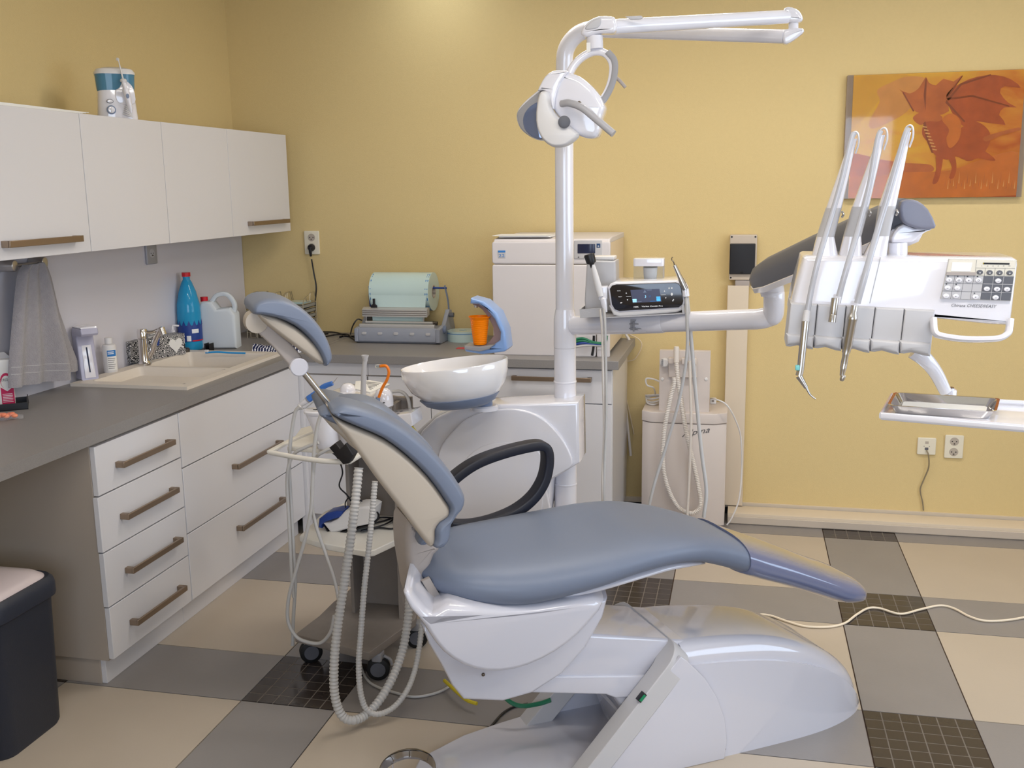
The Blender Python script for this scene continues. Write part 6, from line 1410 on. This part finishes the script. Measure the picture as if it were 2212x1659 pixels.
# polishing / scaling device on the top shelf
DY = .46
g = thing('prophylaxis_device', 'white tabletop prophylaxis device with two round powder jars on the trolley', 'dental device', P(790, 950, Y=DY))
q = P(760, 905, Z=.90)
body = [P(x, y, Z=.965) for x, y in ((712, 838), (757, 822), (812, 827), (818, 838), (775, 868), (738, 862))]
part('body', rp([(p.x, p.y) for p in body], mZ, ZT-.004, .955, .010), m_white, g)
lidp = [P(x, y, Z=.965) for x, y in ((764, 826), (820, 828), (845, 832), (795, 846), (760, 842))]
part('top_panel', rp([(p.x, p.y) for p in [P(x, y, Z=.958) for x, y in ((768, 824), (800, 822), (842, 830), (800, 848), (765, 840))]], mZ, .954, .960, .002), m_paper, g)
for i in range(6):
    a, b = P(790+i*1.5, 825+i*3, Z=.961), P(822-i*4, 828+i*2.6, Z=.961); part('top_print', tube([a, b], .0009, n=6, smooth=False), m_grey_print, g)
def jar(px_, py_, w_, lab, sc=1):
    c = P(px_, py_, Y=.40); r = w_/2/ppm(c)
    j = part('powder_jar', lathe(c+Vector((0, 0, -.055)), [(0, 0), (r*.82, 0), (r*.82, .046), (0, .046)], n=32), m_clear, g)
    part('jar_dome', lathe(c+Vector((0, 0, -.012)), [(0, 0), (r, 0), (r*1.0, .020), (r*.92, .038), (r*.72, .052), (r*.4, .060), (0, .062)], n=36), m_white, j)
    part('jar_ring', lathe(c+Vector((0, 0, -.017)), [(0, 0), (r*.9, 0), (r*.9, .005), (0, .005)], n=36), m_steel, j)
    part('jar_badge', rp(ell(c.x+.012, c.z+.004, .004, .002, 12), mY, c.y-r-.0005, c.y-r+.006, .0004), m_grey_print, j)
jar(829, 868, 42, '')
c = P(751, 838, Y=DY+.06); part('jar_dome', lathe(c+Vector((0, 0, -.02)), [(0, 0), (.028, 0), (.028, .014), (.024, .028), (.014, .036), (0, .038)], n=32), m_white, g)
kp_ = [P(x, y, Z=.90) for x, y in ((822, 888), (840, 880), (893, 889), (880, 898), (844, 905))]
kb_ = part('key_module', rp(tY([(824, 900), (890, 891), (894, 918), (882, 925), (846, 935)], .34), mY, .33, .44, .004), m_white, g)
for i in range(2):
    for j_ in range(4):
        c = P(834+j_*11+i*5, 887+i*6+j_*.6, Z=P(860, 891, Y=.38).z+.002); part('round_key', lathe(c, [(0, 0), (.006, 0), (.006, .0012), (.0042, .0014), (.0042, .0006), (0, .0006)], n=16), m_dgrey, kb_)
part('air_tube', tube([P(848, 846, Y=DY), P(866, 846, Y=DY), P(880, 858, Y=DY), P(885, 880, Y=DY), P(884, 900, Y=DY)], .006, n=12), m_hose, g)
part('rear_plate', rp(tY([(848, 854), (884, 861), (890, 892), (894, 950), (880, 950), (850, 900)], DY+.05), mY, DY+.045, DY+.058, .002), m_brown, g)
yt = thing('yellow_tubes', 'two yellow tubes curving down behind the key module of the trolley', 'tubes', P(890, 925, Y=.42))
part('tube', tube([P(878, 915, Y=.43), P(890, 922, Y=.43), P(900, 936, Y=.44), P(908, 960, Y=.46)], .004, n=8), m_yellow, yt)
part('tube', tube([P(872, 917, Y=.44), P(886, 926, Y=.44), P(896, 940, Y=.45), P(902, 965, Y=.47)], .004, n=8), m_yellow, yt)
# white cup-shaped handpiece holder with blue print
c = P(702, 965, Z=ZT); 
g = thing('handpiece_holder', 'tall white tapering holder with a blue printed top at the trolley corner', 'holder', c)
zh = P(686, 888, Y=c.y).z
def hrow(z, rx, ry, dx): return sup(Vector((c.x+dx, c.y, z)), Vector((1, 0, 0)), Vector((0, 1, 0)), rx, ry, 2.3, 28)
k = 1/ppm(c)
part('body', rings([hrow(ZT-.003, .035, .03, .012), hrow(ZT+.03, .040, .034, .008), hrow(ZT+.07, .042, .036, .0), hrow(zh-.006, .050, .04, -.012)]), m_white, g)
tp_ = part('top_rim', rings([hrow(zh-.006, .054, .044, -.012), hrow(zh+.002, .056, .046, -.012), hrow(zh+.006, .052, .042, -.012)]), m_white, g)
part('blue_print', rp(ell(c.x-.008, c.y+.0, .020, .010, 20), mZ, zh+.005, zh+.0068, .0005), m_dblue, tp_)
part('opening', rp(ell(c.x-.022, c.y-.008, .012, .006, 16), mZ, zh+.006, zh+.0072, .0005), m_black, tp_)
# blue handpiece
HYp = .34
g = thing('blue_handpiece', 'blue prophylaxis handpiece with a white hose beside the backrest top', 'handpiece', P(690, 868, Y=HYp))
part('grip', tube([P(667, 862, Y=HYp), P(683, 850, Y=HYp), P(700, 835, Y=HYp), P(718, 828, Y=HYp)], (.0125, .008), n=18), m_blue, g)
part('nozzle', tube([P(717, 829, Y=HYp), P(722, 824, Y=HYp), P(729, 815, Y=HYp)], (.0015, .001), n=8), m_steel, g)
part('collar', cyl(P(664, 864, Y=HYp), P(671, 859, Y=HYp), .0115, n=18), m_mgrey, g)
part('connector', cyl(P(645, 878, Y=HYp), P(666, 863, Y=HYp), .0075, .0105, n=18), m_white, g)
part('cradle', ribbon([P(645, 884, Y=HYp), P(662, 880, Y=HYp), P(684, 862, Y=HYp)], (0, 1, 0), .022, .003), m_clear, g)
hsep = lambda L, Y: [P(x, y, Y=Y) for x, y in L]
part('hose', tube(hsep([(648, 877), (638, 890), (632, 920), (627, 960), (625, 1010), (627, 1060), (631, 1130), (635, 1200), (638, 1260), (634, 1330), (632, 1394)], .27), .0062, n=12), m_hose, g)
g = thing('coiled_hose', 'grey hose looping low from the trolley top in front of its base', 'hose', P(680, 1380, Y=.16))
part('hose', tube(hsep([(697, 892), (690, 905), (683, 935), (678, 980), (675, 1040), (672, 1100), (660, 1160), (640, 1230), (624, 1290), (622, 1340), (640, 1375), (668, 1388), (694, 1388), (714, 1365), (722, 1330)], .17), .0062, n=12), m_hose, g)
part('hose', tube(hsep([(688, 956), (660, 966), (636, 980), (624, 1005), (620, 1040), (622, 1090), (626, 1160), (630, 1240), (634, 1290)], .25), .0058, n=12), m_hose, g)
part('hose', tube(hsep([(715, 968), (700, 975), (682, 990), (676, 1030), (674, 1090), (684, 1140), (705, 1200), (722, 1250), (732, 1300), (735, 1330)], .22), .0058, n=12), m_hose, g)

# ================================================================== ASSISTANT SUCTION HOSES
g = thing('suction_hose', 'thick ribbed evacuator hose looping to the floor beside the chair', 'hose', P(745, 1560, Z=.02), 'ribbed suction hoses beside the chair')
LP_ = [((775, 1010), .02), ((768, 1080), -.01), ((758, 1160), -.04), ((745, 1250), -.07), ((730, 1350), -.10), ((722, 1430), -.12), ((723, 1500), -.125), ((738, 1545), -.12), ((764, 1556), -.105), ((795, 1540), -.05), ((825, 1505), .0), ((852, 1455), .06), ((872, 1395), .12), ((882, 1330), .15), ((884, 1290), .17), ((890, 1260), .19)]
part('hose', tube([P(x, y, Y=Y) for (x, y), Y in LP_], .0150, n=14, ribs=(.0120, .0028)), m_hose, g)
g = thing('saliva_ejector_hose', 'thinner ribbed ejector hose looping beside the thick evacuator hose', 'hose', P(815, 1545, Z=.02))
LP_ = [((810, 1040), .05), ((804, 1110), .03), ((796, 1190), .0), ((787, 1270), -.03), ((780, 1360), -.05), ((775, 1430), -.06), ((778, 1490), -.065), ((790, 1530), -.06), ((815, 1543), -.055), ((850, 1528), -.01), ((880, 1490), .04), ((898, 1440), .10), ((908, 1380), .15), ((912, 1330), .18)]
part('hose', tube([P(x, y, Y=Y) for (x, y), Y in LP_], .0100, n=12, ribs=(.0100, .0018)), m_hose, g)
EY = .32
g = thing('evacuator_tip', 'pale grey flared evacuator tip standing behind the backrest', 'suction tip', P(786, 870, Y=EY))
part('tube', tube(hsep([(784, 880), (785, 840), (786, 805), (789, 775)], EY), (.0105, .0075), n=18), m_lgrey, g)
part('flare', lathe(P(789, 778, Y=EY), [(0, -.004), (.0078, -.004), (.009, .006), (.0125, .015), (.0125, .017), (.0115, .017), (.008, .006), (0, .002)], n=24), m_lgrey, g)
g = thing('saliva_ejector', 'orange bent saliva ejector with a clear tip behind the backrest', 'saliva ejector', P(820, 870, Y=EY))
part('tube', tube(hsep([(817, 862), (826, 838), (836, 820), (840, 803), (834, 791), (820, 791)], EY), .0050, n=14), m_orange2, g)
part('tip', lathe(P(821, 790, Y=EY), [(0, -.002), (.0058, -.002), (.0062, .012), (.0052, .016), (0, .017)], d=(-1, 0, -.12), n=16), m_clear, g)
part('holder', cyl(P(812, 882, Y=EY), P(817, 858, Y=EY), .0115, .0075, n=16), m_greyblue, g)

# ================================================================== SUCTION CABINET
FY = 2.00
x0, x1 = P(1388, 940, Y=FY+.05).x, P(1569, 940, Y=FY+.05).x; zt_ = P(1480, 892, Y=FY).z; ch = .045
g = thing('suction_cabinet', 'cream suction cabinet on the floor beside the vertical trunking', 'suction unit', ((x0+x1)/2, FY+.13, 0))
oc = [(x0, FY+.035), (x0+ch, FY), (x1-ch-.01, FY), (x1, FY+.035), (x1, YB-.02), (x0, YB-.02)]
part('case', rp(oc, mZ, .02, zt_-.055, .002), m_suct, g)
part('lid', rp([(x0-.002, FY+.032), (x0+ch, FY-.004), (x1-ch-.01, FY-.004), (x1+.002, FY+.032), (x1+.002, YB-.02), (x0-.002, YB-.02)], mZ, zt_-.052, zt_, .005), m_suct, g)
part('base', rp(inset(oc, .012), mZ, 0, .021, .001), m_dgrey, g)
text('Alpina', P(1473, 944, Y=FY)-Vector((0, .001, 0)), (1, 0, .22), (-.02, 0, 1), .030, m_grey_print, g, w=.135, shear=.35)
# holder panel with its fittings
a, b = P(1425, 756, Y=FY+.045), P(1532, 890, Y=FY+.045)
pn = part('holder_panel', box(a.x, b.x, FY+.04, FY+.075, zt_-.002, a.z), m_suct, g, bev=.002)
q0, q1 = P(1445, 770, Y=FY+.03), P(1506, 815, Y=FY+.03)
part('holder_block', rbox(q0.x, q1.x, FY+.012, FY+.04, q1.z, q0.z-.015, .004, .006), m_suct, pn)
for xa in (1452, 1480, 1500): q = P(xa, 768, Y=FY+.01); part('hook', rbox(q.x-.016, q.x+.012, FY-.01, FY+.02, q0.z-.03, q0.z, .004, .005), m_suct, pn)
q = P(1436, 783, Y=FY+.03); part('flow_knob', lathe(q+Vector((0, .008, 0)), [(0, 0), (.022, 0), (.022, .016), (.016, .022), (0, .022)], d=(0, -1, 0)), m_white2, pn)
for k in range(8): part('rule_mark', box(q.x-.016, q.x-.006, FY+.0015 if False else q.y-.0155, q.y-.0145, q.z+.016-.004*k, q.z+.0175-.004*k), m_grey_print, pn, flat=True)
for xa in (1431, 1525): q = P(xa, 819, Y=FY+.04); part('screw_cap', lathe(q, [(0, 0), (.0085, 0), (.006, .004), (0, .005)], d=(0, -1, 0)), m_white2, pn)
# suction hoses
hp = lambda L, Y: [P(x, y, Y=Y) for x, y in L]
g = thing('suction_hose', 'thick cream ribbed suction hose hooked on the left of the holder', 'hose', P(1500, 1110, Y=FY-.05), 'suction hoses on the suction cabinet')
part('handle', lathe(P(1461, 780, Y=FY-.02), [(0, -.005), (.0135, -.005), (.0135, .062), (.011, .070), (0, .072)]), m_hosew, g)
part('hose', tube(hp([(1461, 782), (1466, 830), (1475, 890), (1485, 945), (1500, 1010), (1512, 1070), (1512, 1095), (1500, 1107), (1485, 1107), (1465, 1095), (1445, 1060), (1433, 1010), (1434, 940), (1446, 870), (1456, 830), (1456, 815)], FY-.03), .0115, n=12, ribs=(.0085, .0018)), m_hosew, g)
g = thing('suction_hose', 'thin white suction hose hanging straight from the right hook', 'hose', P(1487, 1100, Y=FY-.06), 'suction hoses on the suction cabinet')
part('handle', lathe(P(1490, 780, Y=FY-.02), [(0, -.005), (.009, -.005), (.0095, .050), (.006, .056), (.005, .075), (0, .076)]), m_lgrey, g)
part('hose', tube(hp([(1490, 780), (1491, 830), (1493, 900), (1491, 980), (1488, 1050), (1485, 1104), (1484, 1150)], FY-.06), .0075, n=10, ribs=(.007, .001)), m_hosew, g)
# coiled cable, adapter
g = thing('coiled_cable', 'coiled white cable on the left of the suction cabinet lid', 'cable', P(1410, 874, Z=zt_))
cc_ = P(1411, 868, Z=zt_+.01)
for i in range(4):
    part('loop', tube([cc_+Vector((.034*math.cos(t+i*.4)*(1+.08*i), .045*math.sin(t), .008+.009*i+.012*math.sin(t+i))) for t in [2*PI*j/12 for j in range(13)]], .0042, n=8), m_white2, g)
part('loose_loop', tube([cc_+Vector((.01, .02, .03)), P(1412, 838, Y=FY+.1), P(1398, 832, Y=FY+.1), P(1396, 818, Y=FY+.1), P(1412, 819, Y=FY+.1), P(1424, 824, Y=FY+.1)], .004, n=8), m_white2, g)
q = P(1540, 872, Z=zt_)
g = thing('cable_connector', 'small white connector on the right of the suction cabinet lid', 'connector', q)
part('body', rbox(q.x-.016, q.x+.016, q.y-.014, q.y+.014, zt_+.001, zt_+.030, .004, .006), m_white2, g)
part('contact', rbox(q.x-.006, q.x+.006, q.y-.0155, q.y-.012, zt_+.012, zt_+.022, .001, .002), m_brown, g)
part('cable', tube([q+Vector((-.01, 0, .028)), P(1545, 862, Y=FY), P(1570, 875, Y=FY-.02), P(1590, 910, Y=FY+.02), P(1601, 950, Y=FY+.06), P(1602, 1020, Y=FY+.08), P(1596, 1080, Y=FY+.06), P(1580, 1120, Y=FY+.05), P(1570, 1134, Y=FY+.05)], .0038, n=8), m_white2, g)

# ================================================================== WASTE BIN
bx1, bx0, by1, by0 = -.492, -.90, -.20, -.50
g = thing('waste_bin', 'dark navy swing-lid waste bin with a pale lid at the left picture edge', 'bin', ((bx0+bx1)/2, (by0+by1)/2, 0))
zt_ = P(128, 1236, X=bx1).z
def brr(s, z, r=.055): return [(x, y, z) for x, y in rrect((bx0+bx1)/2-(bx1-bx0)/2*s, (bx0+bx1)/2+(bx1-bx0)/2*s, (by0+by1)/2-(by1-by0)/2*s, (by0+by1)/2+(by1-by0)/2*s, r*s, 5)]
part('body', rings([brr(.90, 0), brr(.93, .012), brr(.98, zt_*.86), brr(1.0, zt_*.88)]), m_bin, g)
part('rim', rings([brr(1.0, zt_*.87), brr(1.045, zt_*.885), brr(1.05, zt_*.90), brr(1.05, zt_*.96), brr(1.03, zt_*.99), brr(.98, zt_*1.01), brr(.90, zt_*1.0)]), m_bin, g)
part('swing_lid', rings([brr(.92, zt_*.985, .05), brr(.915, zt_*1.01, .05), brr(.80, zt_*1.04, .05), brr(.55, zt_*1.06, .05), brr(.2, zt_*1.065, .05)]), m_binlid, g, ang=60)

# ================================================================== CABLES ON THE FLOOR
f = lambda L, z=.006: [P(x, y, Z=z) for x, y in L]
solo('floor_cable', tube(f([(1560, 1348), (1600, 1336), (1640, 1328), (1665, 1330), (1700, 1342), (1740, 1353), (1790, 1354), (1825, 1346), (1850, 1328), (1875, 1314), (1900, 1314), (1945, 1326), (1990, 1316), (2030, 1308), (2060, 1314), (2095, 1332), (2130, 1341), (2180, 1339), (2230, 1330)]), .0045, n=8), mat('cream_cable', (236, 222, 200), .4), 'cream cable winding across the floor to the right edge', 'cable')
solo('floor_cable', tube(f([(880, 1290), (830, 1310), (800, 1340), (782, 1380), (778, 1430), (800, 1475), (860, 1498), (900, 1505), (950, 1494), (990, 1470)], .006), .0045, n=8), m_hose, 'grey cable curving over the floor behind the trolley castors', 'cable')
solo('drain_tube', tube(f([(960, 1470), (985, 1493), (1008, 1512), (1030, 1520)], .03), .006, n=8), m_yellow, 'yellow tube emerging under the chair seat shell', 'tube')
solo('green_tube', tube([P(1085, 1500, Z=.12), P(1105, 1518, Z=.10), P(1130, 1525, Z=.09), P(1165, 1520, Z=.09), P(1190, 1512, Z=.10)], .007, n=8), m_green, 'green tube under the front of the chair lift arm', 'tube')
solo('black_cable', tube(f([(1060, 1570), (1085, 1542), (1110, 1527), (1140, 1520)], .005), .004, n=8), m_black, 'short black cable on the floor beside the base plate', 'cable')

# ------------------------------------------------------------------ ceiling light fittings
m_lamp = mat('lamp_diffuser', (255, 244, 228), .6, emit=5)
for i, (lx, ly) in enumerate(LAMPS):
    g = thing('ceiling_lamp', ['white strip ceiling lamp over the dental unit', 'white strip ceiling lamp near the right wall', 'white strip ceiling lamp behind the camera on the left', 'white strip ceiling lamp behind the camera on the right'][i], 'lamp', (lx, ly, 2.72), 'white strip ceiling lamps')
    part('housing', rbox(lx-.62, lx+.62, ly-.16, ly+.16, 2.735, 2.779, .003, .01), m_white2, g)
    part('diffuser', rbox(lx-.60, lx+.60, ly-.14, ly+.14, 2.722, 2.736, .003, .01), m_lamp, g)
g = thing('ceiling_spot', 'small round ceiling spot near the back wall', 'lamp', (.08, 1.98, 2.72))
part('housing', lathe((.08, 1.98, 2.735), [(0, 0), (.07, 0), (.075, .005), (.075, .044), (0, .044)], n=28), m_white2, g)
part('lens', lathe((.08, 1.98, 2.732), [(0, 0), (.055, 0), (.055, .003), (0, .003)], n=28), m_lamp, g)
